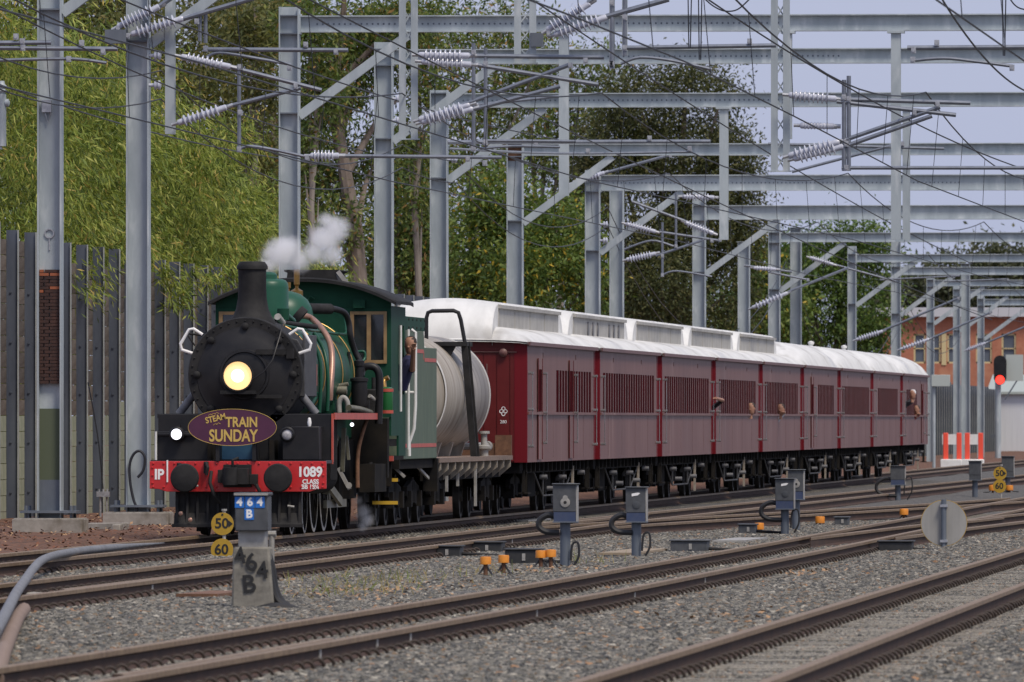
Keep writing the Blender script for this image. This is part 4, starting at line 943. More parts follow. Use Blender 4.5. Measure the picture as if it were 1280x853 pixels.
for (u, v) in ((263, 519), (267, 518), (271, 517), (269, 531), (273, 530)):
    p = Lp(u, v, -.064); b.tube([(p.x - .03, -.063, p.z - .008), (p.x, -.063, p.z + .012), (p.x + .03, -.063, p.z - .004)], .003, 5)
kind(part(b, 'gold_flourish', M_goldtext, hbo), 'stuff')
# --- tender
tend = thing('locomotive_tender', 'faded green coal tender with red lining behind the locomotive cab', 'tender', (XT, YF + 11.75, 0))
TY = 11.75
def tp(b, name, m, parent=None, bevel=0.0, smooth=True):
    b.v = [(x, y - TY, z) for (x, y, z) in b.v]; return b.build(name, m, parent or tend, local=True, smooth=smooth, bevel=bevel)
b = MB(); b.prism([(11.75, 1.0), (17.3, 1.0), (17.3, 2.66), (15.2, 2.66), (15.1, 2.90), (11.75, 2.90)], 'yz', -1.2, 1.2)
tbody = tp(b, 'tender_tank', M_tgreen, bevel=.01, smooth=False)
b = MB(); b.box(1.14, 1.2, 11.8, 15.3, 2.90, 3.10); b.box(-1.2, -1.14, 11.8, 15.3, 2.90, 3.10); b.box(-1.14, 1.14, 15.2, 15.25, 2.6, 3.1); tp(b, 'coal_rave', M_greendark, bevel=.005)
b = MB()
for (y0, y1, z) in ((12.9, 15.05, 2.60), (15.25, 17.2, 2.475), (11.95, 17.2, 1.20)): b.box(1.2, 1.204, y0, y1, z - .028, z + .028)
b.box(1.2, 1.204, 15.05, 15.10, 2.475, 2.60); tp(b, 'red_lining', M_redline, smooth=False)
rv = MB()
for yy in np.linspace(11.9, 15.2, 6):
    for z in (2.94, 3.06): rv.lathe([(.022, 0), (.016, .012), (.004, .016)], (1.2, yy, z), (1, 0, 0), 6)
kind(tp(rv, 'rivet', M_soot), 'stuff')
b = MB(); b.tube([(1.27, 11.9, 1.05), (1.27, 11.9, 1.25), (1.34, 11.9, 1.45), (1.36, 11.9, 1.8), (1.36, 11.9, 2.86), (1.3, 11.9, 2.9)], .026); b.tube([(1.2, 11.9, 1.98), (1.36, 11.9, 1.98)], .022)
tp(b, 'handrail', M_white)
import bmesh as _bm
b = MB()
for k in range(150):
    x = random.uniform(-1.05, 1.05); yy = random.uniform(11.9, 15.1); z = 2.85 + .28 * (1 - (x / 1.2) ** 2) + random.uniform(-.03, .05); s = random.uniform(.06, .13)
    vs = [(x + s * random.uniform(.6, 1.1) * a, yy + s * random.uniform(.6, 1.1) * c, z + s * random.uniform(.5, 1) * e) for a, c, e in ((1, 0, 0), (0, 1, 0), (-1, 0, 0), (0, -1, 0), (0, 0, 1), (0, 0, -1))]
    b.add(vs, [(0, 1, 4), (1, 2, 4), (2, 3, 4), (3, 0, 4), (1, 0, 5), (2, 1, 5), (3, 2, 5), (0, 3, 5)])
b.box(-1.14, 1.14, 11.8, 15.2, 2.7, 2.92)
kind(tp(b, 'coal_load', M_coal, smooth=False), 'stuff')
b = MB(); b.box(-1.15, 1.15, 11.6, 17.4, .86, 1.0); b.box(-.5, .5, 11.6, 17.4, .6, .86); b.box(-1.21, -.6, 11.5, 11.75, .5, 1); b.box(1.0, 1.22, 17.2, 17.4, .5, 1.0); tp(b, 'underframe', M_under, smooth=False)
def bogie(parent, Y, wb=1.6, r=.38, off=0.0, x=.92, tyres=M_under):
    """side frames, springs, wheels; Y local to the parent"""
    b = MB()
    for s in (-1, 1):
        b.prism([(Y - wb / 2 - .25, .45), (Y - wb / 2 + .2, .30), (Y - .25, .34), (Y + .25, .34), (Y + wb / 2 - .2, .30), (Y + wb / 2 + .25, .45), (Y + wb / 2 + .2, .58), (Y, .70), (Y - wb / 2 - .2, .58)], 'yz', s * x - .035, s * x + .035)
        for yy in (Y - wb / 2, Y + wb / 2): b.box(s * x - .09, s * x + .09, yy - .11, yy + .11, .28, .52)
        for yy in (Y - .12, Y + .12): b.cyl((s * (x - .02), yy, .36), (s * (x - .02), yy, .66), .07, 10)
    b.box(-.95, .95, Y - .15, Y + .15, .5, .72)
    bo = b.build('bogie', M_under, parent, local=True)
    for yy in (Y - wb / 2, Y + wb / 2):
        for xx in (-.57, .57):
            t = MB(); t.lathe([(.02, .07), (.1, .07), (.12, .03), (r * .8, .02), (r * .84, .05), (r, .045), (r, -.04), (r * 1.04, -.045), (r * 1.04, -.06), (.1, -.06)], (xx, yy, r), (1 if xx > 0 else -1, 0, 0), 24)
            t.build('wheel', tyres, bo, local=True)
    return bo
M_wheelrim = mat('worn_wheel', (.025, .023, .021), (.06, .055, .05), 5, rough=.6, metal=.3)
bogie(tend, 1.3, tyres=M_wheelrim); bogie(tend, 4.3, tyres=M_wheelrim)
b = MB(); b.bar((1.0, 12.2, .9), (1.18, 12.2, .74), .04, .03, (0, 1, 0)); b.bar((1.05, 15.0, .95), (1.1, 17.0, .70), .03, .04); [tp(q_, 'brake_rod', M_lightsteel) for q_ in b.pieces()]

# ================================================================== water tank wagon
WY = 17.75; WLEN = 13.9
tank = thing('tank_wagon', 'grey cylindrical water tank wagon with open flat deck behind the tender', 'wagon', (XT, YF + WY, 0))
M_tank = mat('tank_cream', (.40, .365, .315), (.27, .24, .20), 1.8, rough=.5, stretch=(1, 2.2, .35), detail=9, c3=(.17, .135, .105), s3=1.3, spec=.35)
M_tankrim = mat('tank_rim', (.62, .61, .58), rough=.5)
M_deck = mat('deck_wood', (.17, .12, .095), (.26, .19, .15), 5, rough=.9, stretch=(1, 4, 1))
M_rib = mat('deck_rib_cream', (.36, .32, .26), (.23, .19, .15), 6, rough=.7)
def kp(b, name, m, parent=None, **k): return b.build(name, m, parent or tank, local=True, **k)
b = MB(); zc = 1.98; R = .95
b.lathe([(.02, 3.6), (.5, 3.67), (.8, 3.8), (R, 4.0), (R, 12.2), (.8, 12.4), (.5, 12.52), (.02, 12.6)], (0, 0, zc), (0, 1, 0), 64); tb = kp(b, 'tank_barrel', M_tank)
b = MB()
for yy in (3.96, 12.16): b.lathe([(R, 0), (R + .015, .005), (R + .015, .075), (R, .08)], (0, yy, zc), (0, 1, 0), 64, cap=False)
for q_ in b.pieces(): kp(q_, 'rim_band', M_tankrim, tb)
b = MB(); b.box(-1.2, 1.2, .05, 13.7, .93, 1.0); dk = kp(b, 'deck', M_deck, smooth=False)
b = MB(); b.box(-1.0, -.9, .05, 13.7, .65, .93); b.box(.9, 1.0, .05, 13.7, .65, .93); b.box(-.15, .15, .1, 13.6, .55, .93); kp(b, 'underframe', M_under, smooth=False)
for yy in np.linspace(.4, 13.4, 11):
    b = MB(); b.prism([(1.0, .66), (1.19, .82), (1.19, .93), (1.0, .93)], 'xz', yy - .05, yy + .05); kp(b, 'deck_bracket', M_rib)
b = MB()
for yy in (4.8, 7.0, 9.2, 11.4): b.prism([(-.55, .995), (.55, .995), (.62, 1.22), (-.62, 1.22)], 'xz', yy - .08, yy + .08)
for q_ in b.pieces(): kp(q_, 'saddle', M_tank)
def TL(u, v, Y):
    p = P(u, v, YF + WY + Y); return Vector((p.x - XT, Y, p.z))
b = MB(); b.tube([TL(533, 425, 7.4), TL(533, 398, 7.4), TL(535, 391, 7.4), TL(540, 389, 7.4), TL(567, 388.5, 7.4), TL(573, 391, 7.4), TL(576, 400, 7.4), TL(581, 428, 7.4)], .032, 8); kp(b, 'handrail_hoop', M_black)
b = MB(); a = TL(580, 428, 7.4); c = TL(593, 568, 7.4); c.z = .98; c.x = 1.1; b.bar(a, c, .10, .06, (0, 1, 0)); b.bar(a + Vector((0, .5, 0)), c + Vector((0, .5, 0)), .10, .06, (0, 1, 0))
for t in np.linspace(.06, .94, 9): b.cyl(a.lerp(c, t), a.lerp(c, t) + Vector((0, .5, 0)), .014, 6)
kp(b, 'ladder', M_soot)
q = TL(560, 429, 7.4); b = MB(); b.box(.30, a.x + .04, 7.3, 8.5, q.z - .05, q.z + .02); b.prism([(.45, q.z - .05), (.82, q.z - .05), (.62, q.z - .40)], 'xz', 7.35, 7.4); b.box(.2, .5, 7.4, 8.4, 2.6, q.z - .05); kp(b, 'top_walkway', M_soot, bevel=.005)
b = MB(); b.cyl((.72, 12.3, 1.15), (.80, 13.2, 1.15), .065, 14); b.cyl((.80, 13.2, 1.15), (.81, 13.5, 1.15), .085, 14); b.tube([(.2, 12.4, 1.3), (.5, 12.4, 1.15), (.74, 12.5, 1.15)], .06); kp(b, 'hose_pipe', M_lightsteel)
b = MB(); b.lathe([(.07, 0), (.07, .1), (.12, .12), (.12, .16), (.05, .18), (.05, .35), (.09, .36), (.09, .40)], (1.05, 9.9, 1.0), (0, 0, 1), 14); kp(b, 'outlet_valve', M_lightsteel)
b = MB(); b.box(.92, 1.19, 13.6, 13.7, 1.0, 1.33); b.box(-1.19, .92, 13.62, 13.7, 1.0, 1.2); kp(b, 'end_board', M_rust, smooth=False)
for (yy, z0, z1, x) in ((2.2, .48, .72, 1.12), (7.2, .22, .86, 1.14), (4.4, .55, .75, 1.1)):
    b = MB(); b.box(x - .02, x + .02, yy - .04, yy + .04, z0, z1); kp(b, 'brake_lever', M_lightsteel)
bogie(tank, 2.2, tyres=M_wheelrim); bogie(tank, 11.4, tyres=M_wheelrim)
b = MB(); b.box(-.5, .5, 5.5, 8.0, .35, .7); b.cyl((.6, 5.2, .55), (.6, 6.4, .55), .18, 14); kp(b, 'brake_gear', M_under)
# ================================================================== wooden carriages
M_side = mat('carriage_side', (.165, .075, .064), (.195, .096, .083), 1.5, rough=.5, stretch=(1, 1.2, .35), spec=.3, detail=8, c3=(.245, .14, .12), s3=.8)
M_enda = mat('carriage_end_red', (.105, .010, .010), (.125, .014, .014), 4, rough=.45, spec=.3)
M_stripred = mat('end_post_red', (.15, .008, .014), rough=.5, spec=.2)
M_roofw = mat('roof_white', (.70, .70, .685), (.56, .56, .545), 1.4, rough=.65, c3=(.42, .41, .39), s3=.9, stretch=(1.6, .5, 1), detail=8)
M_roofg = mat('clerestory_grey', (.40, .39, .365), (.31, .30, .28), 2, rough=.7)
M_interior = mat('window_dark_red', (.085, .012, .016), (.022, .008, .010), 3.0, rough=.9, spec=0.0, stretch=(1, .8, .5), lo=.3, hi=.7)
M_mull = mat('window_pillar', (.17, .085, .075), (.12, .05, .045), 5, rough=.5)
M_chrome = mat('bright_handle', (.45, .44, .43), rough=.25, metal=.8)
CL = 14.95; PITCH = 16.2; CZ0, CZ1 = .88, 2.86; HW = 1.36; WB, WT = 1.70, 2.42
def shared(name, b, m, **k):
    o = b.build(name, m, None, local=True, **k); me = o.data; bpy.data.objects.remove(o); return me
_cache = {}
def addm(parent, name, me, loc=(0, 0, 0)):
    o = bpy.data.objects.new(name, me); COL.objects.link(o); o.parent = parent; o.location = loc; ROOTLOC[o.name] = Vector((0, 0, 0)); return o
def arch(n=17):
    return np.linspace(-1, 1, n)
def dome_rows(h0, h1, hw, y0, y1, run, n=21, e=2.3, ny=8):
    rows = []
    yl = [run * (1 - math.cos(math.pi / 2 * i / ny)) for i in range(ny + 1)]
    for yy in [y0 + t for t in yl] + [y1 - t for t in yl[::-1]]:
        t = min(yy - y0, y1 - yy, run) / run; k = max(0.02, (1 - (1 - t) ** 2)) ** .5
        rows.append([(hw * x * (1 if t > 0 else .985), yy, h0 + (h1 - h0) * k * (1 - abs(x) ** e) ** (1 / e * 1.15)) for x in np.linspace(-1, 1, n)])
    return rows
def carriage(idx, label, clere, win, doors=(), front=False):
    """win: list of (y0,y1) window bands measured from the carriage's near end"""
    y0 = 189.6 + PITCH * (idx - 1)
    c = thing('railway_carriage', label, 'carriage', (XT, y0, 0), 'red wooden carriages of the steam train')
    B = lambda b, name, m, p=None, **k: b.build(name, m, p or c, local=True, **k)
    # body sides
    for s in (1, -1):
        xi, xo = HW - .05, HW
        b = MB()
        def bx(a0, a1, z0, z1, o=0.0):
            b.box(min(s * xi, s * (xo + o)), max(s * xi, s * (xo + o)), a0, a1, z0, z1)
        bx(.06, CL - .06, CZ0, WB); bx(.06, CL - .06, WT, CZ1)
        e = .06
        for (a0, a1) in list(win) + [(CL - .06, CL - .06)]:
            if a0 - e > .01: bx(e, a0, WB, WT)
            e = a1
        sd = B(b, 'body_side', M_side, smooth=False)
        b = MB()
        b.box(min(s * xo, s * (xo + .035)), max(s * xo, s * (xo + .035)), .06, CL - .06, WB - .035, WB + .01)
        b.box(min(s * xo, s * (xo + .03)), max(s * xo, s * (xo + .03)), .06, CL - .06, CZ1 - .07, CZ1)
        B(b, 'waist_rail', M_side, sd, smooth=False)
        b = MB()
        for (a0, a1) in win: b.box(s * (xo - .007) - .004, s * (xo - .007) + .004, a0, a1, WB, WT)
        B(b, 'window_glass', M_interior, sd, smooth=False)
        if s > 0:
            key = 'mull'
            if key not in _cache:
                b = MB(); b.box(-.01, .003, -.065, .065, WB + .01, WT); _cache[key] = shared('window_pillar', b, M_mull, smooth=False)
            for (a0, a1) in win:
                n = max(1, int(round((a1 - a0) / .62)))
                for k in range(1, n): addm(c, 'window_pillar', _cache[key], (xo, a0 + (a1 - a0) * k / n, 0))
            # board joints on the lower panel
            b = MB()
            for yy in np.arange(2.2, CL - 1, 3.4): b.box(xo, xo + .003, yy, yy + .03, CZ0 + .06, WB - .05)
            for yy in np.arange(3.4, CL - 1, 7.2): b.box(xo, xo + .010, yy, yy + .12, 2.62, 2.70)
            B(b, 'panel_bead', M_mull, sd, smooth=False)
    # ends
    nb = 12
    for (ya, yb) in ((0, .06), (CL - .06, CL)):
        b = MB(); b.box(-HW + .06, HW - .06, ya, yb, CZ0, CZ1)
        eo = B(b, 'body_end', M_enda, smooth=False)
        yf = ya - .012 if ya == 0 else yb
        b = MB()
        for k in range(nb):
            xa = -HW + .06 + (2 * HW - .12) * k / nb; b.box(xa + .008, xa + (2 * HW - .12) / nb - .008, yf, yf + .012, CZ0 + .02, CZ1 - .1)
        B(b, 'end_boarding', M_enda, eo, smooth=False)
        b = MB()
        for s in (-1, 1): b.box(min(s * (HW - .2), s * (HW + .012)), max(s * (HW - .2), s * (HW + .012)), ya - .02, yb + .02, CZ0, CZ1 - .02)
        B(b, 'corner_post', M_stripred, eo, smooth=False)
    if front:
        b = MB(); b.lathe([(.07, 0), (.07, -.06), (.03, -.09)], (.98, -.01, 2.68), (0, 1, 0), 14); b.box(.70, .72, -.03, -.012, 1.7, 2.5); b.tube([(-.2, -.03, 2.70), (1.2, -.03, 2.69)], .01, 6); B(b, 'end_lamp', M_mull)
        for (x0, z0) in ((.98, 1.72), (.98, 1.545)):
            if z0 > 1.6:
                b = MB()
                for (px, pz) in ((-.035, 0), (.035, 0), (0, .045), (0, -.045)):
                    b.lathe([(.022, 0), (.027, -.002), (.033, -.002), (.033, 0)], (x0 + px, -.013, z0 + pz), (0, 1, 0), 14, cap=False)
                B(b, 'end_emblem', M_whitetext)
            else: text_mesh('end_number', '280', .075, M_whitetext, c, (x0, -.015, z0), local=True)
        b = MB(); b.box(-.9, .9, -.22, -.02, .72, .9); b.box(-.12, .12, -.5, -.2, .72, .92); B(b, 'end_step', M_under)
    # gangway between carriages
    if not front:
        b = MB(); b.box(-.5, .5, -1.26, -.015, 1.0, 2.6); B(b, 'gangway', M_under, smooth=False)
    # roof
    if clere:
        rows = dome_rows(2.85, 3.18, HW + .06, -.12, CL + .12, 1.2, e=2.0)
        b = MB(); b.sheet(rows); b.sheet([[(x, y, z - .03) for x, y, z in r] for r in rows])
        ro = B(b, 'roof', M_roofw)
        b = MB(); cw = .80; nn = 7; rws = []
        yl = [1.25 * (1 - math.cos(math.pi / 2 * i / nn)) for i in range(nn + 1)]
        yy_ = [-.10 + t for t in yl] + [CL + .10 - t for t in yl[::-1]]
        for yy in yy_:
            t = min(yy + .10, CL + .10 - yy, 1.25) / 1.25; k = max(0.0, 1 - (1 - t) ** 2) ** .5
            zt = 2.88 + (3.50 - 2.88) * k
            rws.append([(-cw, yy, 2.80), (-cw, yy, zt - .02)] + [(cw * x, yy, zt + .09 * k * (1 - x * x)) for x in np.linspace(-.97, .97, 11)] + [(cw, yy, zt - .02), (cw, yy, 2.80)])
        b.sheet(rws); co = B(b, 'clerestory_end', M_roofw, ro)
        b = MB()
        for s in (-1, 1):
            b.box(min(s * cw, s * (cw + .015)), max(s * cw, s * (cw + .015)), 1.15, CL - 1.15, 2.95, 3.44)
        cs = B(b, 'clerestory_side', M_roofg, ro, smooth=False)
        b = MB(); zz = 3.44
        b.sheet([[((cw + .06) * x, yy, zz + .03 + .11 * (1 - x * x)) for x in np.linspace(-1, 1, 11)] for yy in (1.12, CL - 1.12)])
        for s in (-1, 1): b.box(min(s * (cw - .02), s * (cw + .065)), max(s * (cw - .02), s * (cw + .065)), 1.12, CL - 1.12, 3.42, 3.475)
        B(b, 'clerestory_cap', M_roofg, ro)
        if idx == 2:
            for grp in (4.5, 9.8):
                for k in range(3):
                    b = MB(); yy = grp + k * 1.2
                    b.lathe([(.16, 0), (.16, .02), (.02, .022)], (cw + .015, yy, 3.2), (1, 0, 0), 14); o = B(b, 'clerestory_vent', M_greyplate, cs)
        else:
            b = MB()
            for yy in np.linspace(1.15, CL - 1.15, 5)[1:-1]: b.box(cw + .015, cw + .025, yy - .02, yy + .02, 2.98, 3.42)
            B(b, 'clerestory_bead', M_roofg, cs, smooth=False)
    else:
        rows = dome_rows(2.85, 3.46, HW + .06, -.12, CL + .12, 2.8, e=2.15)
        b = MB(); b.sheet(rows); b.sheet([[(x, y, z - .03) for x, y, z in r] for r in rows]); ro = B(b, 'roof', M_roofw)
        for yy in ((CL - 3.5,) if idx in (7, 8) else ()):
            b = MB(); b.lathe([(.05, -.05), (.05, .05), (.08, .07), (.08, .12), (.02, .15)], (.0, yy, 3.46), (0, 0, 1), 12); B(b, 'roof_vent', M_roofw, ro)
    b = MB(); b.box(-HW - .07, -HW - .02, -.1, CL + .1, 2.80, 2.86); b.box(HW + .02, HW + .07, -.1, CL + .1, 2.80, 2.86); B(b, 'gutter', M_mull, ro, smooth=False)
    # handrails on the near side
    for yy in (.35, CL - .35):
        b = MB(); b.tube([(HW + .07, yy, 1.15), (HW + .07, yy, 2.35)], .008, 6)
        for z in (1.15, 1.75, 2.35): b.tube([(HW, yy, z), (HW + .09, yy, z)], .024, 6)
        B(b, 'grab_rail', M_chrome)
    for yy in doors:
        b = MB(); b.box(HW + .002, HW + .02, yy - .42, yy + .42, CZ0 + .04, 2.6); do = B(b, 'door', M_side, smooth=False)
        b = MB(); b.box(HW + .02, HW + .026, yy - .30, yy + .30, WB + .02, WT); B(b, 'door_window', M_interior, do, smooth=False)
        b = MB()
        for s in (-.44, .44): b.box(HW + .02, HW + .03, yy + s - .012, yy + s + .012, CZ0 + .04, 2.6)
        B(b, 'door_frame', M_enda, do, smooth=False)
        b = MB(); b.tube([(HW + .09, yy + .5, 1.2), (HW + .09, yy + .5, 2.35)], .011, 6)
        for z in (1.2, 1.7, 2.35): b.tube([(HW, yy + .5, z), (HW + .1, yy + .5, z)], .022, 6)
        B(b, 'door_handrail', M_chrome, do)
    # underframe
    b = MB(); b.box(-HW + .12, HW - .12, .1, CL - .1, .70, CZ0); 
    for yy in np.arange(.8, CL, .9): b.box(HW - .13, HW - .06, yy - .05, yy + .05, .72, CZ0)
    b.box(-.4, .4, 1, CL - 1, .5, .7); b.box(-.9, .9, 6.0, 7.6, .28, .7); b.box(.3, .95, 9, 10.3, .35, .68)
    uf = B(b, 'underframe', M_under, smooth=False)
    b = MB()
    for s in (-1, 1):
        x = s * (HW - .16)
        b.tube([(x, 3.4, .72), (x, 5.4, .30), (x, 9.9, .30), (x, 11.9, .72)], .016, 6)
        b.tube([(x, 5.4, .3), (x, 5.4, .72)], .02, 6); b.tube([(x, 9.9, .3), (x, 9.9, .72)], .02, 6)
    kind(B(b, 'truss_rod', M_sbplate, uf), 'stuff')
    for yy in (.6, CL - .6):
        b = MB(); b.box(HW - .16, HW + .0, yy - .3, yy + .3, .36, .385); b.box(HW - .10, HW - .06, yy - .3, yy - .26, .37, .75); b.box(HW - .10, HW - .06, yy + .26, yy + .3, .37, .75); B(b, 'step_board', M_under, uf, smooth=False)
    b = MB()
    for (yy, z) in ((4.6, .62), (6.2, .42), (8.8, .60), (10.6, .45), (13.0, .66)): b.cyl((HW - .15, yy, z), (HW - .02, yy, z), .04, 10)
    kind(B(b, 'brake_fitting', M_greyplate, uf), 'stuff')
    b = MB(); b.box(HW - .12, HW - .08, 11.2, 11.3, .15, .78); B(b, 'pipe_drop', M_rib, uf)
    bogie(c, 2.6, tyres=M_wheelrim); bogie(c, CL - 2.6, tyres=M_wheelrim)
    return c
carriage(1, 'wooden carriage coupled to the tank wagon, red boarded end and big white roof end', True, [(6.3, 14.2)], doors=(2.6, 9.4), front=True)
carriage(2, 'wooden clerestory carriage with six small oval vents along its raised roof', True, [(.9, 14.1)])
carriage(3, 'third wooden clerestory carriage behind the tank wagon, barred windows throughout', True, [(.9, 14.1)])
carriage(4, 'wooden clerestory carriage with a passenger’s bare arm out beside its end post', True, [(1.2, 13.8)])
carriage(5, 'last of the clerestory carriages, coupled to a round-roofed one', True, [(1.0, 13.8)])
carriage(6, 'round-roofed carriage with an end door, next to the clerestory carriages', False, [(6.2, 13.2)], doors=(3.4,))
carriage(7, 'round-roofed carriage with barred windows along its whole side', False, [(1.0, 14.1)])
carriage(8, 'round-roofed carriage next to the last, plain panels beside a middle window band', False, [(2.6, 13.4)])
carriage(9, 'last round-roofed carriage at the tail of the steam train', False, [(2.4, 8.6)], doors=(11.5,))
# ------------------------------------------------------------------ people leaning out
M_skin = mat('skin', (.36, .19, .13), rough=.6); M_skin2 = mat('skin_tan', (.38, .20, .13), rough=.6)
M_hair = mat('hair_dark', (.03, .02, .015), rough=.7)
def person(name_label, base, cloth, look=(-.3, -1), arm=None, lean=.25, skin=None, hair=None, hat=None):
    """upper body leaning out of a window: base = (x,y,z) of the hips inside the opening, world"""
    x, y, z = base; sk = skin or M_skin
    t = thing('person', name_label, 'person', base)
    b = MB()
    def ring(c, rx, ry, n=12): return [(c[0] + rx * math.cos(2 * math.pi * k / n), c[1] + ry * math.sin(2 * math.pi * k / n), c[2]) for k in range(n)]
    ly = -lean * .6
    rr = [ring((x, y, z), .12, .15), ring((x + lean * .3, y + ly * .3, z + .18), .13, .16), ring((x + lean * .7, y + ly * .7, z + .36), .12, .19), ring((x + lean * .9, y + ly * .9, z + .46), .09, .17), ring((x + lean, y + ly, z + .52), .06, .07)]
    b.sheet(rr, close=True); b.add(rr[0], [tuple(range(12))]); b.add(rr[-1], [tuple(range(12))])
    b.build('torso', cloth, t)
    hx, hy, hz = x + lean * 1.12, y + ly * 1.1, z + .66
    b = MB(); prof = [(.03, -.14), (.055, -.12), (.07, -.08), (.078, -.03), (.085, .03), (.08, .08), (.055, .12), (.02, .135)]
    b.lathe([(r, tt) for r, tt in prof], (hx, hy, hz), (0, 0, 1), 14); b.lathe([(.05, -.10), (.05, 0)], (hx - .02, hy, hz - .12), (0, 0, 1), 10)
    d = Vector((look[0], look[1], 0)).normalized(); b.lathe([(.018, 0), (.012, .025), (.004, .03)], Vector((hx, hy, hz - .02)) + d * .075, d, 8)
    for sgn in (-1, 1):
        p = Vector((hx, hy, hz - .01)) + Vector((-d.y, d.x, 0)) * (.082 * sgn); b.lathe([(.01, -.012), (.022, 0), (.01, .012)], p, (-d.y, d.x, 0), 8)
    hd = b.build('head', sk, t)
    b = MB(); b.lathe([(.086, .02), (.090, .05), (.084, .09), (.058, .128), (.02, .142)], (hx - d.x * .012, hy - d.y * .012, hz), (0, 0, 1), 14); b.build('hair' if hat is None else 'cap', hat or hair or M_hair, hd)
    if arm is not None:
        sh = Vector((x + lean * .8 + .05, y + ly * .8, z + .40)); el = Vector(arm[0]); ha = Vector(arm[1])
        b = MB(); b.tube([sh, el], [.055, .045], 8); b.build('sleeve', cloth, t)
        b = MB(); b.tube([el, el.lerp(ha, .85), ha], [.042, .032, .034], 8)
        dd = (ha - el).normalized(); sd_ = dd.cross(Vector((0, 0, 1))).normalized()
        for k in range(4): b.tube([ha, ha + dd * .07 + sd_ * (k - 1.5) * .02, ha + dd * (.12 - abs(k - 1.4) * .012) + sd_ * (k - 1.5) * .022 + Vector((0, 0, -.02))], [.012, .011, .008], 6)
        b.tube([ha - dd * .03, ha + sd_ * .05 + dd * .03], [.013, .010], 6); b.build('forearm_and_hand', sk, t)
    return t
xs_ = XT + HW
M_navy = mat('navy_cloth', (.012, .014, .05), (.02, .022, .07), 6, rough=.85)
M_whitecl = mat('white_cloth', (.6, .6, .62), rough=.85); M_darkcl = mat('dark_cloth', (.03, .03, .04), rough=.85)
def yu(u): return yat(u, xs_)
person('crew member in navy overalls leaning from the cab doorway', (XT + 1.20, YF + 11.0, 2.0), M_navy, arm=((XT + 1.42, YF + 10.75, 2.30), (XT + 1.46, YF + 10.5, 2.62)), lean=.16, skin=M_skin2)
b_ = yu(888); person('passenger stretching a bare arm out between two clerestory carriages', (xs_ - .45, b_ + .9, 1.3), M_darkcl, arm=((xs_ + .22, b_ + .4, 1.98), (xs_ + .12, b_ - .15, 2.02)), lean=.3)
b_ = yu(938); person('passenger with a pale face at a window of the arm-waving carriage', (xs_ - .48, b_, 1.16), M_whitecl, lean=.46)
b_ = yu(974); person('passenger in white leaning on the sill of the last clerestory carriage', (xs_ - .48, b_, 1.15), M_whitecl, arm=((xs_ + .12, b_ - .15, 1.74), (xs_ + .12, b_ - .4, 1.76)), lean=.48)
b_ = yu(1133); person('passenger in a white cap leaning far out near the train tail', (xs_ - .42, b_, 1.62), M_darkcl, lean=.55, hat=M_whitecl, arm=((xs_ + .2, b_ - .1, 2.1), (xs_ + .16, b_ - .2, 2.3)))
b_ = yu(1144); person('passenger in red resting both elbows on the rearmost window', (xs_ - .48, b_, 1.2), mat('red_cloth', (.3, .04, .04), rough=.8), lean=.48, arm=((xs_ + .12, b_ - .1, 1.74), (xs_ + .12, b_ - .4, 1.76)))
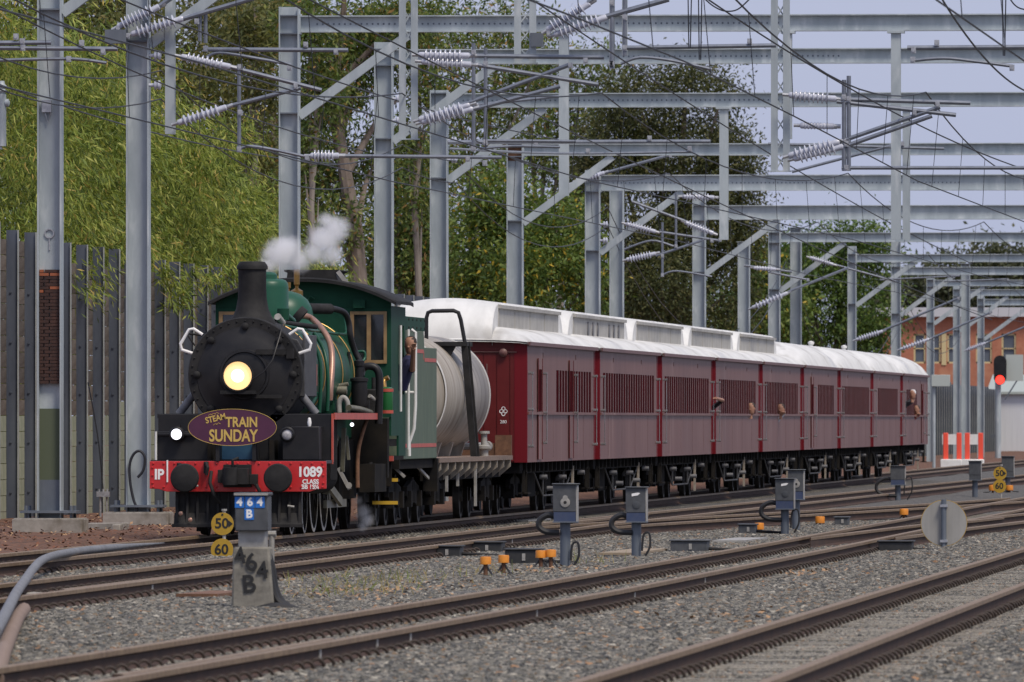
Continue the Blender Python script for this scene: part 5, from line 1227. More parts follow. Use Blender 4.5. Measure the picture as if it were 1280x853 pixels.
# ------------------------------------------------------------------ steam
def steam(name, label, blobs, dens, nscale, seed, thr=(.72, 1.25)):
    """one closed lumpy hull round the puffs, filled with an uneven volume"""
    c = sum((Vector(p) for p, r in blobs), Vector()) / len(blobs)
    m = bpy.data.materials.new(name); m.use_nodes = True; N = m.node_tree.nodes; L = m.node_tree.links
    N.remove(N['Principled BSDF']); pv = N.new('ShaderNodeVolumePrincipled'); pv.inputs['Color'].default_value = (.97, .97, .98, 1); pv.inputs['Anisotropy'].default_value = .1
    L.new(pv.outputs[0], N['Material Output'].inputs['Volume'])
    g = N.new('ShaderNodeNewGeometry'); acc = None
    for p, r in blobs:
        d = N.new('ShaderNodeVectorMath'); d.operation = 'DISTANCE'; L.new(g.outputs['Position'], d.inputs[0]); d.inputs[1].default_value = p
        mr = N.new('ShaderNodeMapRange'); mr.inputs[1].default_value = r; mr.inputs[2].default_value = 0.0; mr.interpolation_type = 'SMOOTHSTEP'; L.new(d.outputs['Value'], mr.inputs[0])
        if acc is None: acc = mr.outputs[0]
        else:
            a = N.new('ShaderNodeMath'); a.operation = 'MAXIMUM'; L.new(acc, a.inputs[0]); L.new(mr.outputs[0], a.inputs[1]); acc = a.outputs[0]
    n = N.new('ShaderNodeTexNoise'); n.inputs['Scale'].default_value = nscale; n.inputs['Detail'].default_value = 8; n.inputs['Roughness'].default_value = .68; n.inputs['Distortion'].default_value = 1.1
    L.new(g.outputs['Position'], n.inputs['Vector'])
    sb = N.new('ShaderNodeMath'); sb.operation = 'MULTIPLY_ADD'; L.new(acc, sb.inputs[0]); sb.inputs[1].default_value = .62; L.new(n.outputs[0], sb.inputs[2])
    m2 = N.new('ShaderNodeMapRange'); m2.inputs[1].default_value = thr[0]; m2.inputs[2].default_value = thr[1]; m2.inputs[4].default_value = dens; L.new(sb.outputs[0], m2.inputs[0])
    m3 = N.new('ShaderNodeMath'); m3.operation = 'MULTIPLY'; L.new(m2.outputs[0], m3.inputs[0]); L.new(acc, m3.inputs[1]); L.new(m3.outputs[0], pv.inputs['Density'])
    b = MB(); lo = [min(p[i] - r for p, r in blobs) for i in range(3)]; hi = [max(p[i] + r for p, r in blobs) for i in range(3)]
    ce = [(lo[i] + hi[i]) / 2 for i in range(3)]; ha = [(hi[i] - lo[i]) / 2 * 1.25 for i in range(3)]
    bm = bmesh.new(); bmesh.ops.create_icosphere(bm, subdivisions=3, radius=1)
    vs = [(ce[0] + ha[0] * v.co.x * 1.2, ce[1] + ha[1] * v.co.y * 1.2, ce[2] + ha[2] * v.co.z * 1.2) for v in bm.verts]; fs = [tuple(v.index for v in f.verts) for f in bm.faces]; bm.free()
    b.add(vs, fs); o = b.build(name, m, None, loc=ce); o['kind'] = 'stuff'; tag(o, label, 'steam'); return o
def bl(u, v, y, rpx): q = P(u, v, y); return (tuple(q), rpx / pxm(y))
ys_ = YF + 7.0
steam('steam_cloud', 'white steam drifting back over the boiler behind the chimney', [bl(347, 318, ys_, 40), bl(360, 312, ys_ + .2, 34), bl(335, 332, ys_ - .1, 24), bl(376, 326, ys_ + .3, 30), bl(405, 300, ys_ + .4, 42), bl(420, 288, ys_ + .5, 36), bl(392, 318, ys_ + .3, 30), bl(414, 318, ys_ + .4, 30), bl(408, 276, ys_ + .4, 22)], 15.0, 5.5, 1)
steam('steam_wisp', 'thin wisp of steam under the locomotive cab at the rail', [bl(448, 626, YF + 8.5, 12), bl(454, 640, YF + 8.4, 20), bl(458, 650, YF + 8.4, 20), bl(453, 658, YF + 8.4, 14)], 14.0, 8.0, 2)
# ================================================================== trackside equipment
M_sigbox = mat('signal_box_grey', (.075, .082, .09), (.055, .06, .068), 6, rough=.55, metal=.1)
M_sigface = mat('signal_box_face', (.085, .09, .098), (.05, .054, .06), 7, rough=.6, detail=8)
M_bluetag = mat('blue_enamel', (.018, .16, .55), rough=.35)
M_bluedull = mat('dull_blue', (.035, .055, .12), (.055, .07, .12), 8, rough=.6)
M_orange = mat('orange_box', (.70, .25, .02), (.55, .19, .02), 8, rough=.6)
M_blackbox = mat('black_box', (.018, .019, .021), (.035, .035, .036), 8, rough=.6)
M_cable = mat('cable_black', (.018, .018, .02), rough=.6)
M_blacktext = mat('black_lettering', (.015, .015, .016), rough=.7)
def gpx(u, v): 
    p = G(u, v, -.17); p.z = gh(p.x, p.y); return p
# --- post 464 B
y0 = 107.0
t = thing('signal_post', 'stubby concrete post carrying a grey box with blue 464 B plates', 'signal post', P(314, 765, y0))
s_ = pxm(y0); bz = gh(P(314, 765, y0).x, y0) - .06
def PX(u, v, y=y0): return P(u, v, y)
a, c = PX(289, 765), PX(343, 765); tA_, tC_ = PX(291, 684), PX(336, 684)
b = MB(); dpt = .36
vs = [(a.x, y0, bz), (c.x, y0, bz), (c.x, y0 + dpt, bz), (a.x, y0 + dpt, bz), (tA_.x, y0 + .02, tA_.z), (tC_.x, y0 + .02, tA_.z), (tC_.x, y0 + dpt, tA_.z), (tA_.x, y0 + dpt, tA_.z)]
b.add(vs, [(3, 2, 1, 0), (4, 5, 6, 7), (0, 1, 5, 4), (1, 2, 6, 5), (2, 3, 7, 6), (3, 0, 4, 7)]); post = b.build('concrete_base', M_grime, t, bevel=.02)
b = MB(); q0, q1 = PX(297, 684), PX(331, 663); b.box(q0.x, q1.x, y0 + .05, y0 + .3, q0.z - .01, q1.z + .02); b.build('neck', M_lightsteel, t, bevel=.01)
q0, q1 = PX(294, 664), PX(335, 620); b = MB(); b.box(q0.x, q1.x, y0 - .02, y0 + .32, q0.z, q1.z); b.box(q0.x - .012, q1.x + .012, y0 - .05, y0 + .33, q1.z, q1.z + .03); bx_ = b.build('box', M_sigface, t, bevel=.01)
b = MB(); q1b = PX(335, 617); b.box(q0.x - .005, q1.x + .005, y0 - .055, y0 - .05, q1.z + .005, q1.z + .024); b.build('hood_edge', M_lightsteel, bx_, smooth=False)
for ch, u, v in (('4', 299.5, 628), ('6', 312.5, 628), ('4', 325, 628), ('B', 311.5, 643)):
    p = PX(u, v, y0 - .02); b = MB(); hw_, hh_ = 5.9 / s_, 7.0 / s_; b.box(p.x - hw_, p.x + hw_, y0 - .026, y0 - .0205, p.z - hh_, p.z + hh_); pl = b.build('blue_plate', M_bluetag, bx_, smooth=False)
    text_mesh('character', ch, .105, M_whitetext, pl, (p.x, y0 - .028, p.z), bold=.004, depth=.001)
for ch, u, v, sz, r in (('4', 300, 696, .22, 14), ('6', 314, 704, .23, 6), ('4', 328, 714, .22, 8), ('B', 311, 731, .23, 6)):
    tt = (v - 684) / 81; p = PX(u, v, y0 - .004); text_mesh('painted_character', ch, sz, M_blacktext, post, (p.x, y0 - .004, p.z), rot=(math.pi / 2, -math.radians(r), 0), bold=.0045, depth=.001)
pm_ = PX(339, 668, y0 + .4); b = MB(); b.tube([(pm_.x, y0 + .45, bz), (pm_.x, y0 + .45, pm_.z)], .025, 8); b.cyl((pm_.x - .04, y0 + .45, pm_.z), (pm_.x + .04, y0 + .45, pm_.z), .03, 8); b.build('pipe_stake', M_lightsteel, t)
for k, pts in enumerate((((334, 690), (340, 710), (344, 735), (352, 752), (366, 762)), ((335, 700), (339, 725), (345, 748), (358, 760)))):
    b = curve_px(pts, y0 + .2 - .1 * k, .035); b.build('cable', M_cable, t)
b = curve_px(((295, 766), (320, 763), (345, 758), (372, 763)), y0 - .1, .035); b.build('cable', M_cable, t)
# --- 50 / 60 discs between the train track and the next
def speed_sign(u, v1, v2, y, r, label, txt=('50', '60'), tri=True, base=False):
    p1, p2 = P(u, v1, y), P(u - .5, v2, y); t = thing('speed_sign', label, 'sign', (p1.x, y, -.18))
    b = MB(); b.tube([(p1.x + .02, y + .03, -.25), (p1.x + .02, y + .03, p1.z + r + .03)], .022, 8); b.cyl((p1.x + .02, y + .03, p1.z + r + .02), (p1.x + .02, y + .03, p1.z + r + .045), .035, 8); b.build('post', M_lightsteel, t)
    M_y = mat('sign_yellow', (.44, .27, .02), (.38, .23, .02), 10, rough=.55)
    for k, (p, s) in enumerate(((p1, txt[0]), (p2, txt[1]))):
        b = MB(); b.lathe([(r, .012), (r, 0), (.01, -.001)], (p.x, y, p.z), (0, 1, 0), 32); d = b.build('disc', M_y, t)
        text_mesh('digits', s, r * 1.25, M_blacktext, d, (p.x - r * .05, y - .003, p.z), bold=.004 * r / .14, depth=.001)
        if k == 0 and tri:
            b = MB(); b.prism([(p.x + r * .55, p.z + r * .32), (p.x + r * .92, p.z), (p.x + r * .55, p.z - r * .32)], 'xz', y - .004, y - .0015); b.build('arrow_mark', M_blacktext, d, smooth=False)
            b = MB(); b.box(p.x - .012, p.x + .012, y - .005, y - .002, p.z + r * .72, p.z + r * .9); b.build('bolt', M_blacktext, d, smooth=False)
    return t
speed_sign(278, 655, 687.5, 146, .143, 'pair of small yellow discs reading 50 over 60 beside the locomotive')
t = speed_sign(1250, 592, 608, 235, .135, 'pair of yellow discs 50 and 60 beside orange boxes beyond the points')
# --- ground signal boxes on posts
def sigbox(u0, u1, v0, v1, vbase, label, face='lock', cable=True, blue=True):
    g = gpx((u0 + u1) / 2, vbase); y = g.y; s = pxm(y)
    t = thing('ground_signal', label, 'signal box', (g.x, y, g.z))
    A, C = P(u0, v0, y), P(u1, v1, y); cx = (A.x + C.x) / 2; dep = .26
    zl = A.z - (A.z - C.z) * .74
    b = MB(); b.box(A.x, C.x, y, y + dep, zl, A.z); b.box(A.x - .012, C.x + .03, y - .03, y + dep + .01, A.z, A.z + .014); bo = b.build('box', M_sigface, t, bevel=.008)
    b = MB(); b.box(A.x + .01, C.x - .005, y + .005, y + dep - .01, C.z, zl); b.build('lower_box', M_bluedull if blue else M_sigface, t, smooth=False)
    b = MB(); b.box(C.x - .0, C.x + .012, y + .01, y + dep, C.z, A.z - .01); b.build('side_edge', M_lightsteel, bo, smooth=False)
    b = MB(); b.box(A.x, C.x + .015, y - .02, y + dep, C.z - .015, C.z); b.build('shelf', M_galv_dark, t, smooth=False)
    b = MB(); b.lathe([(.062, g.z - C.z - .05), (.062, -.015)], (cx, y + dep / 2, C.z), (0, 0, 1), 14); b.build('post', M_galv_dark, t)
    zc = A.z - (A.z - zl) * .62
    if face == 'lock':
        b = MB(); b.lathe([(.058, 0), (.058, -.01), (.048, -.012), (.02, -.016)], (cx + .01, y, zc - .01), (0, 1, 0), 18); b.lathe([(.03, 0), (.03, -.014)], (cx + .01, y, zc + .045), (0, 1, 0), 12); lk = b.build('lock_plate', M_lightsteel, bo)
        b = MB(); b.lathe([(.02, -.0162), (.015, -.02)], (cx + .01, y, zc - .01), (0, 1, 0), 10); b.build('keyhole', M_blacktext, lk)
    elif face == 'arrow':
        b = MB(); b.prism([(cx - .05, A.z - .075), (cx + .03, A.z - .06), (cx + .06, A.z - .068), (cx + .03, A.z - .095), (cx - .05, A.z - .11)], 'xz', y - .004, y - .001); b.build('white_arrow', M_whitetext, bo, smooth=False)
        b = MB(); b.lathe([(.05, 0), (.05, -.008), (.03, -.012), (.01, -.012)], (cx + .01, y, zc - .02), (0, 1, 0), 18); b.build('lock_plate', M_sigbox, bo)
    if cable:
        b = curve_px(((u0 + 3, v1 - 6), (u0 - 6, v1 - 8), (u0 - 16, v1 - 2), (u0 - 17, v1 + 7), (u0 - 8, v1 + 13), (u0 + 8, v1 + 14)), y + .1, .035, 8); b.build('cable', M_cable, t)
        b = curve_px((((u0 + u1) / 2 + 8, vbase - 8), ((u0 + u1) / 2 + 10, vbase - 28), ((u0 + u1) / 2 + 17, vbase - 30), ((u0 + u1) / 2 + 18, vbase - 14), ((u0 + u1) / 2 + 12, vbase - 2)), y + .05, .014, 6); b.build('thin_cable', M_cable, t)
    return t
sigbox(691, 720, 606, 652, 709, 'grey signal box on a post with a round padlock plate and pale side edge')
sigbox(782, 807, 610, 652, 697, 'grey signal box on a post with a small white arrow under its hood', 'arrow')
sigbox(969, 992, 599, 636, 668, 'front one of two overlapping signal boxes near the disc sign', 'arrow')
sigbox(985, 1004, 588, 624, 664, 'signal box half hidden behind its twin', 'lock', False)
sigbox(1113, 1131, 583, 606, 627, 'dark signal box standing in front of the train tail', 'none', True)
sigbox(1211, 1226, 577, 600, 622, 'dark signal box on a pale foot near the white barriers', 'none', False, False)
sigbox(1252, 1267, 571, 596, 616, 'dark signal box behind the far yellow speed discs', 'none', False, False)
# --- round disc sign seen from behind
g = gpx(1180, 688); y = g.y
t = thing('round_disc_sign', 'grey back of a round disc sign strapped to a short post', 'sign', (g.x, y, g.z))
p = P(1180, 654, y); r = 28.5 / pxm(y)
b = MB(); b.lathe([(r, 0), (r, .012), (.01, .0125)], (p.x, y, p.z), (0, 1, 0), 48); b.build('disc', mat('plywood_grey', (.27, .265, .25), (.34, .33, .31), 2.2, rough=.75, stretch=(3, 1, .6), detail=8), t)
b = MB(); b.lathe([(r + .0, -.001), (r + .006, .0), (r + .006, .013), (r, .0135)], (p.x, y, p.z), (0, 1, 0), 48, cap=False); b.build('edge', mat('sign_yellow', (.44, .27, .02)), t)
b = MB(); b.cyl((p.x, y - .045, g.z - .1), (p.x, y - .045, p.z + r + .01), .035, 12); b.build('post', M_galv_dark, t)
for v in (632.5, 676.5):
    q = P(1180, v, y); b = MB(); b.box(q.x - .05, q.x + .05, y - .09, y, q.z - .018, q.z + .018); b.build('strap', M_fitting, t)
# --- orange bond boxes
def bond(u, v, vbase, w, label, stem=True):
    g = gpx(u, vbase); y = g.y; p = P(u, v, y); w_ = w / pxm(y); t = thing('bond_box', label, 'box', (g.x, y, g.z), 'orange trackside boxes')
    b = MB(); b.lathe([(.01, 0), (w_ / 2, .002), (w_ / 2, w_ * .62), (w_ * .46, w_ * .7), (.01, w_ * .72)], (p.x, y, p.z - w_ * .35), (0, 0, 1), 10); b.build('cap', M_orange, t)
    b = MB(); b.tube([(p.x, y, g.z - .06), (p.x, y, p.z - w_ * .3)], .025, 8); b.build('stem', M_rust, t)
    for k in (-1, 1):
        b = MB(); b.tube([(p.x, y, p.z - w_ * .35), (p.x + .03 * k, y, (p.z + g.z) / 2), (p.x + .09 * k, y - .05, g.z + .01), (p.x + .22 * k, y - .1, g.z)], .012, 6); b.build('lead', M_cable, t)
for (u, v, vb, w, l) in ((607, 701, 722, 14, 'orange capped box on a stem, outer one of a loose pair'), (629.5, 699, 720, 14, 'orange capped box on a stem, inner one of a loose pair'), (676, 693, 711, 13.5, 'orange capped box touching its twin by the padlocked signal box'), (688.5, 692, 711, 13.5, 'orange capped box between its twin and the signal post'),
                         (1025, 650, 657, 12, 'orange box low on the ballast near the overlapping signal boxes'), (1130, 640, 650, 11, 'orange box standing by the crossing rails'), (949, 658, 667, 12, 'orange box on top of a grey point casing'), (1241, 610, 617, 10, 'orange box beside the far speed discs'), (1262, 610, 616, 9, 'small orange box past the far speed discs')):
    bond(u, v, vb, w, l)
# --- point machines and covers
def casing(u0, u1, v0, vbase, label, m=None, tilt=0, lock=True, rods=True):
    g = gpx((u0 + u1) / 2, vbase); y = g.y; A, C = P(u0, v0, y), P(u1, vbase, y); t = thing('point_machine', label, 'point machine', (g.x, y, g.z), 'point machine casings')
    m = m or M_blackbox; h = A.z - C.z
    b = MB(); b.box(A.x, C.x, y, y + .55, g.z - .05, A.z - .02); bo = b.build('casing', m, t, bevel=.012)
    b = MB(); b.box(A.x - .02, C.x + .02, y - .02, y + .57, A.z - .02, A.z); b.build('lid', m, t, bevel=.006)
    if lock:
        b = MB(); lx = (A.x + C.x) / 2 + .02; b.box(lx - .02, lx + .02, y - .012, y, A.z - h * .75, A.z - h * .3); b.lathe([(.015, -.014), (.015, -.012)], (lx, y, A.z - h * .55), (0, 1, 0), 8); b.build('padlock', M_lightsteel, bo)
    if rods:
        b = MB(); b.tube([(C.x, y + .3, g.z + .05), (C.x + .45, y + .4, g.z + .02)], .022, 8); b.build('throw_rod', M_soot, t)
for a_ in ((538, 575, 682, 698, 'black point casing nearest the locomotive between two tracks'), (586, 627, 677, 692, 'black point casing alongside the train wheels'), (631, 674, 686, 706, 'black padlocked casing beside the touching orange boxes')): casing(*a_)
casing(838, 884, 675, 691, 'grey padlocked casing on the ballast past the arrow signal box', M_sigface); casing(923, 944, 655, 668, 'small grey casing carrying an orange box', M_sigface); casing(1043, 1060, 646, 657, 'small grey casing near the crossing rails', M_sigface, rods=False)
casing(1098, 1140, 676, 692, 'low black casing in the ballast before the disc sign', lock=False)
# --- flat boards and covers lying about
for (u0, u1, v0, v1, l, m) in ((748, 792, 687, 696, 'tan board lying on the ballast between signal boxes', mat('tan_board', (.33, .26, .18), (.24, .19, .14), 6, rough=.9)), (890, 930, 673, 679, 'flat grey cover strip beside the grey casing', M_lightsteel), (220, 272, 745, 752, 'rusty flat plate in the ballast near the 464 post', M_rust), (640, 660, 650, 654, 'flat grey plate beside the train rail', M_lightsteel)):
    g = gpx((u0 + u1) / 2, v1); A = P(u0, v1, g.y); C = P(u1, v1, g.y); dy = (G((u0 + u1) / 2, v0).y - g.y) * .6
    b = MB(); b.prism([(A.x, g.y), (C.x, g.y), (C.x + .1, g.y + dy), (A.x + .1, g.y + dy)], 'xy', g.z + .02, g.z + .05); tag(b.build('flat_board', m, None, loc=g, smooth=False), l, 'board')
# --- cable duct crossing the left rails
y_ = None
pts = [G(u, v, z) for u, v, z in ((-6, 790, .04), (8, 765, .04), (20, 742, .04), (31, 726, .05), (41, 712, .05), (52, 701, .05), (70, 694, .05), (100, 689, .04), (130, 686, .035), (165, 682.5, .03), (205, 679, .02))]
b = MB(); o_ = []
for i in range(len(pts) - 1):
    p0 = pts[max(i - 1, 0)]; p1 = pts[i]; p2 = pts[i + 1]; p3 = pts[min(i + 2, len(pts) - 1)]
    for t in (0, .25, .5, .75): o_.append(0.5 * ((2 * p1) + (p2 - p0) * t + (2 * p0 - 5 * p1 + 4 * p2 - p3) * t * t + (3 * p1 - p0 - 3 * p2 + p3) * t ** 3))
o_.append(pts[-1]); b.tube(o_, [.047 if i < len(o_) * .8 else .047 * max(.12, 1 - (i - len(o_) * .8) / (len(o_) * .2)) for i in range(len(o_))], 10); tag(b.build('cable_duct', mat('duct_grey', (.19, .195, .205), (.12, .12, .125), 5, rough=.6, detail=8), None, loc=pts[0]), 'grey flexible cable duct curving across the rails', 'duct')
pts = [G(u, v, -.08) for u, v in ((-6, 850), (4, 815), (14, 790), (22, 772), (30, 762))]
b = MB(); b.tube(pts, .06, 10); tag(b.build('drain_pipe', M_deck, None, loc=pts[0]), 'rusty brown pipe lying below the cable duct', 'pipe')
for (u, v, w, h, l) in ((52, 752, 46, 12, 'pale concrete slab lying under the cable duct'), (84, 745, 40, 8, 'thin pale slab beside the rusty pipe'), (36, 706, 18, 11, 'small pale block on the track by the duct bend')):
    g = gpx(u, v); ww = w / pxm(g.y); b = MB(); b.prism([(g.x - ww / 2, g.z), (g.x + ww / 2, g.z), (g.x + ww / 2 - .02, g.z + h * .8 / pxm(g.y)), (g.x - ww / 2 + .03, g.z + h / pxm(g.y))], 'xz', g.y, g.y + .5); tag(b.build('concrete_slab', M_conc, None, loc=g, bevel=.01), l, 'slab')
# kerb blocks and litter at the wall foot
for (u0, u1, v, l) in ((110, 158, 662, 'low concrete kerb beside the tall plain column'), (140, 150, 664, 'dark drain box at the kerb by the column')):
    g = G(u0, v, -.1); C = P(u1, v, g.y); b = MB(); b.box(g.x, C.x, g.y, g.y + .4, -.2, .0); tag(b.build('kerb_block', M_conc, None, loc=g, bevel=.015), l, 'kerb')
# --- dry grass tufts and leaf litter: uncountable
V = []; Q = []; MI = []
def blade(p, d, l, w, mi):
    side = np.cross(d, [0, 1, 0]); side = side / (np.linalg.norm(side) + 1e-6) * w
    o = len(V); V.extend([p - side, p + side, p + d * l + side * .2, p + d * l - side * .2]); Q.append((o, o + 1, o + 2, o + 3)); MI.append(mi)
for (u, v, n, sp) in ((455, 728, 70, 1.1), (470, 735, 50, .9), (520, 725, 30, 1.2), (600, 720, 30, 1.0), (740, 705, 30, .6), (870, 655, 60, 1.2), (430, 745, 60, .8)):
    g = gpx(u, v)
    for k in range(n):
        p = np.array([g.x + random.gauss(0, .35) * sp, g.y + random.gauss(0, 1.6) * sp, 0]); p[2] = gh(p[0], p[1])
        d = np.array([random.gauss(0, .45), random.gauss(0, .3), random.uniform(.4, 1)]); d /= np.linalg.norm(d); blade(p, d, random.uniform(.05, .19), .005, random.choice((0, 0, 1)))
o = npmesh('dry_grass', np.array(V), Q, MI, [leafmat('straw', (.36, .29, .13)), leafmat('straw_green', (.20, .24, .07))]); o['kind'] = 'stuff'; tag(o, 'sparse dry grass tufts in the ballast', 'grass')
V = []; Q = []; MI = []
for k in range(4700):
    if k < 4200: x = random.uniform(-23.8, -18.3); y = random.uniform(150, 215)
    else:
        u, v = random.choice(((425, 742), (470, 745), (520, 736), (690, 715), (1000, 720), (900, 775))); g = G(u, v); x = g.x + random.gauss(0, .35); y = g.y + random.gauss(0, 2.0)
    z = gh(x, y) + random.uniform(.0, .035); a = random.uniform(0, 6.28); s = random.uniform(.02, .045); e = random.uniform(-.6, .6)
    d = np.array([math.cos(a), math.sin(a), e]) * s; w_ = np.array([-math.sin(a), math.cos(a), random.uniform(-.5, .5)]) * s * .5; p = np.array([x, y, z + .01])
    o = len(V); V.extend([p - d, p + w_, p + d, p - w_]); Q.append((o, o + 1, o + 2, o + 3)); MI.append(random.choice((0, 0, 1, 2)) if k < 4200 else 2)
o = npmesh('leaf_litter', np.array(V), Q, MI, [mat('litter_red', (.16, .065, .035), rough=.9), mat('litter_brown', (.10, .06, .04), rough=.9), mat('litter_tan', (.36, .22, .12), rough=.9)]); o['kind'] = 'stuff'; tag(o, 'reddish brown leaf litter along the wall foot', 'leaves')
# ================================================================== far end: barriers, red signal, buildings
yb = 425.0
M_hivis = mat('hivis_orange', (.85, .09, .05), rough=.5)
for k, (u0, u1) in enumerate(((1176, 1203), (1203, 1230))):
    t = thing('barrier_board', ('white safety barrier board with orange-red legs, close against the wall end' if k == 0 else 'white safety barrier board with orange-red legs, out toward the red signal'), 'barrier', P((u0 + u1) / 2, 577, yb), 'white and orange barriers')
    A, C = P(u0, 577, yb), P(u1, 543, yb); zb0 = A.z; zt = C.z
    b = MB(); b.box(A.x + .05, C.x - .05, yb - .02, yb + .02, zb0 + (zt - zb0) * .62, zt); b.build('board', M_white, t, smooth=False)
    for xx in (A.x + .18, C.x - .12):
        b = MB(); b.box(xx - .09, xx + .09, yb - .05, yb + .05, zb0 - .6, zt + .05); b.build('leg', M_hivis, t, bevel=.02)
    b = MB(); b.box(A.x, C.x, yb - .3, yb + .3, zb0 - .62, zb0 + .08); b.build('foot', M_white, t, bevel=.03)
ysg = 505.0; q = P(1250, 462, ysg); t = thing('railway_signal', 'black signal head showing a red light on a pale mast', 'signal', P(1250, 575, ysg))
b = MB(); w_ = 8.0 / pxm(ysg); b.prism([(q.x + w_ * math.cos(a), q.z + (w_ * .3 if False else 0) + (17.5 / pxm(ysg) - w_) * (1 if math.sin(a) >= 0 else -1) + w_ * math.sin(a)) for a in np.linspace(0, 2 * math.pi, 24, endpoint=False)], 'xz', ysg, ysg + .3); b.build('head', M_black, t, smooth=False)
r = P(1250, 475, ysg); b = MB(); b.lathe([(.01, -.02), (.17, -.01), (.2, .02)], (r.x, ysg - .02, r.z), (0, 1, 0), 20); b.build('red_lens', mat('red_lamp', (.8, .05, .03), emit=(1.0, .045, .03), estr=2.2), t)
b = MB(); b.lathe([(.22, -.28), (.23, -.28), (.24, 0), (.22, 0)], (r.x, ysg, r.z + .02), (0, 1, 0), 20, cap=False); b.build('hood', M_black, t)
b = MB(); b.cyl((q.x - .1, ysg + .35, -.2), (q.x - .1, ysg + .35, q.z + .4), .13, 12); b.build('mast', M_galv, t)
b = MB(); c_ = P(1268, 460, ysg + .3); b.cbox((c_.x, ysg + .5, c_.z), .75, .3, 1.15); b.build('equipment_box', mat('pale_cabinet', (.42, .46, .44), rough=.6), t)
b = MB(); b.bar(P(1256, 500, ysg + .4), P(1275, 470, ysg + .4), .06, .06, (0, 1, 0)); b.bar(P(1238, 545, ysg + .4), P(1249, 545, ysg + .4), .12, .12, (0, 1, 0)); kind(b.build('bracket', M_galv_dark, t), 'stuff')
q = P(1176, 476, 420); t = thing('relay_cabinet', 'pale grey cabinet on a thin post behind the last carriage', 'cabinet', P(1176, 560, 420)); b = MB(); b.cbox(q, .66, .4, .42); b.build('cabinet', mat('pale_cabinet', (.42, .46, .44)), t, bevel=.01); b = MB(); b.cyl((q.x - .25, 420, -.2), (q.x - .25, 420, q.z - .2), .06, 8); b.build('post', M_galv, t)
# brick building
yb = 690.0
M_brickw = mat('orange_brickwork', (.42, .17, .10), (.34, .13, .08), 3.5, rough=.9, c3=(.46, .22, .13), s3=.6)
A, C = P(1104, 525, yb), P(1300, 525, yb); z_t = P(0, 397, yb).z
t = thing('brick_building', 'low orange brick building with a pale flat roof edge and large windows', 'building', (A.x, yb, -.2))
zw0, zw1 = P(0, 455, yb).z, P(0, 418, yb).z
wins = ((1142, 1157), (1161, 1176), (1184, 1201), (1220, 1240), (1252, 1270))
b = MB(); b.box(A.x, C.x, yb, yb + .3, -.2, zw0); b.box(A.x, C.x, yb, yb + .3, zw1, z_t); e = A.x
for u0, u1 in wins:
    x0, x1 = P(u0, 0, yb).x, P(u1, 0, yb).x; b.box(e, x0, yb, yb + .3, zw0, zw1); e = x1
b.box(e, C.x, yb, yb + .3, zw0, zw1); b.box(A.x, A.x + .3, yb + .3, yb + 12, -.2, z_t); b.build('wall', M_brickw, t, smooth=False)
b = MB(); b.box(A.x - .4, C.x + .4, yb - .5, yb + 12, z_t, z_t + .55); b.build('roof', mat('pale_fascia', (.50, .51, .54), rough=.7), t, smooth=False)
M_wframe = mat('cream_frame', (.55, .46, .25), rough=.6)
for u0, u1 in wins:
    x0, x1 = P(u0, 0, yb).x, P(u1, 0, yb).x; b = MB()
    for (p0, p1, r0, r1) in ((x0, x0 + .1, zw0, zw1), (x1 - .1, x1, zw0, zw1), (x0, x1, zw0, zw0 + .1), (x0, x1, zw1 - .1, zw1), (x0, x1, (zw0 + zw1) / 2 - .03, (zw0 + zw1) / 2 + .03)): b.box(p0, p1, yb + .06, yb + .14, r0, r1)
    f_ = b.build('window_frame', M_wframe, t, smooth=False); b = MB(); b.box(x0, x1, yb + .16, yb + .18, zw0, zw1); b.build('pane', mat('far_pane', (.10, .12, .15), rough=.15), f_, smooth=False)
for u in (1180, 1207): 
    x0 = P(u, 0, yb).x; b = MB(); b.box(x0 - .14, x0 + .14, yb - .05, yb - .0, zw0 - .1, zw1 + .05); b.build('pilaster', M_wframe, t, smooth=False)
# white shed
yb = 620.0; A, C = P(1238, 560, yb), P(1310, 560, yb); ze = P(0, 492, yb).z
t = thing('white_shed', 'white metal-clad shed with pale roof beyond the signal', 'shed', (A.x, yb, -.2)); b = MB(); b.box(A.x, C.x, yb, yb + 8, -.2, ze); b.build('wall', mat('shed_white', (.62, .64, .68), (.55, .57, .61), 2, rough=.6, stretch=(8, 1, .2)), t, smooth=False)
b = MB(); b.add([(A.x - .2, yb - .3, ze - .05), (C.x, yb - .3, ze - .05), (C.x, yb + 8.3, ze + .9), (A.x - .2, yb + 8.3, ze + .9), (A.x - .2, yb - .3, ze + .08), (C.x, yb - .3, ze + .08), (C.x, yb + 8.3, ze + 1.03), (A.x - .2, yb + 8.3, ze + 1.03)], [(3, 2, 1, 0), (4, 5, 6, 7), (0, 1, 5, 4), (1, 2, 6, 5), (2, 3, 7, 6), (3, 0, 4, 7)]); b.build('roof', mat('shed_roof', (.36, .40, .37), rough=.6), t, smooth=False)
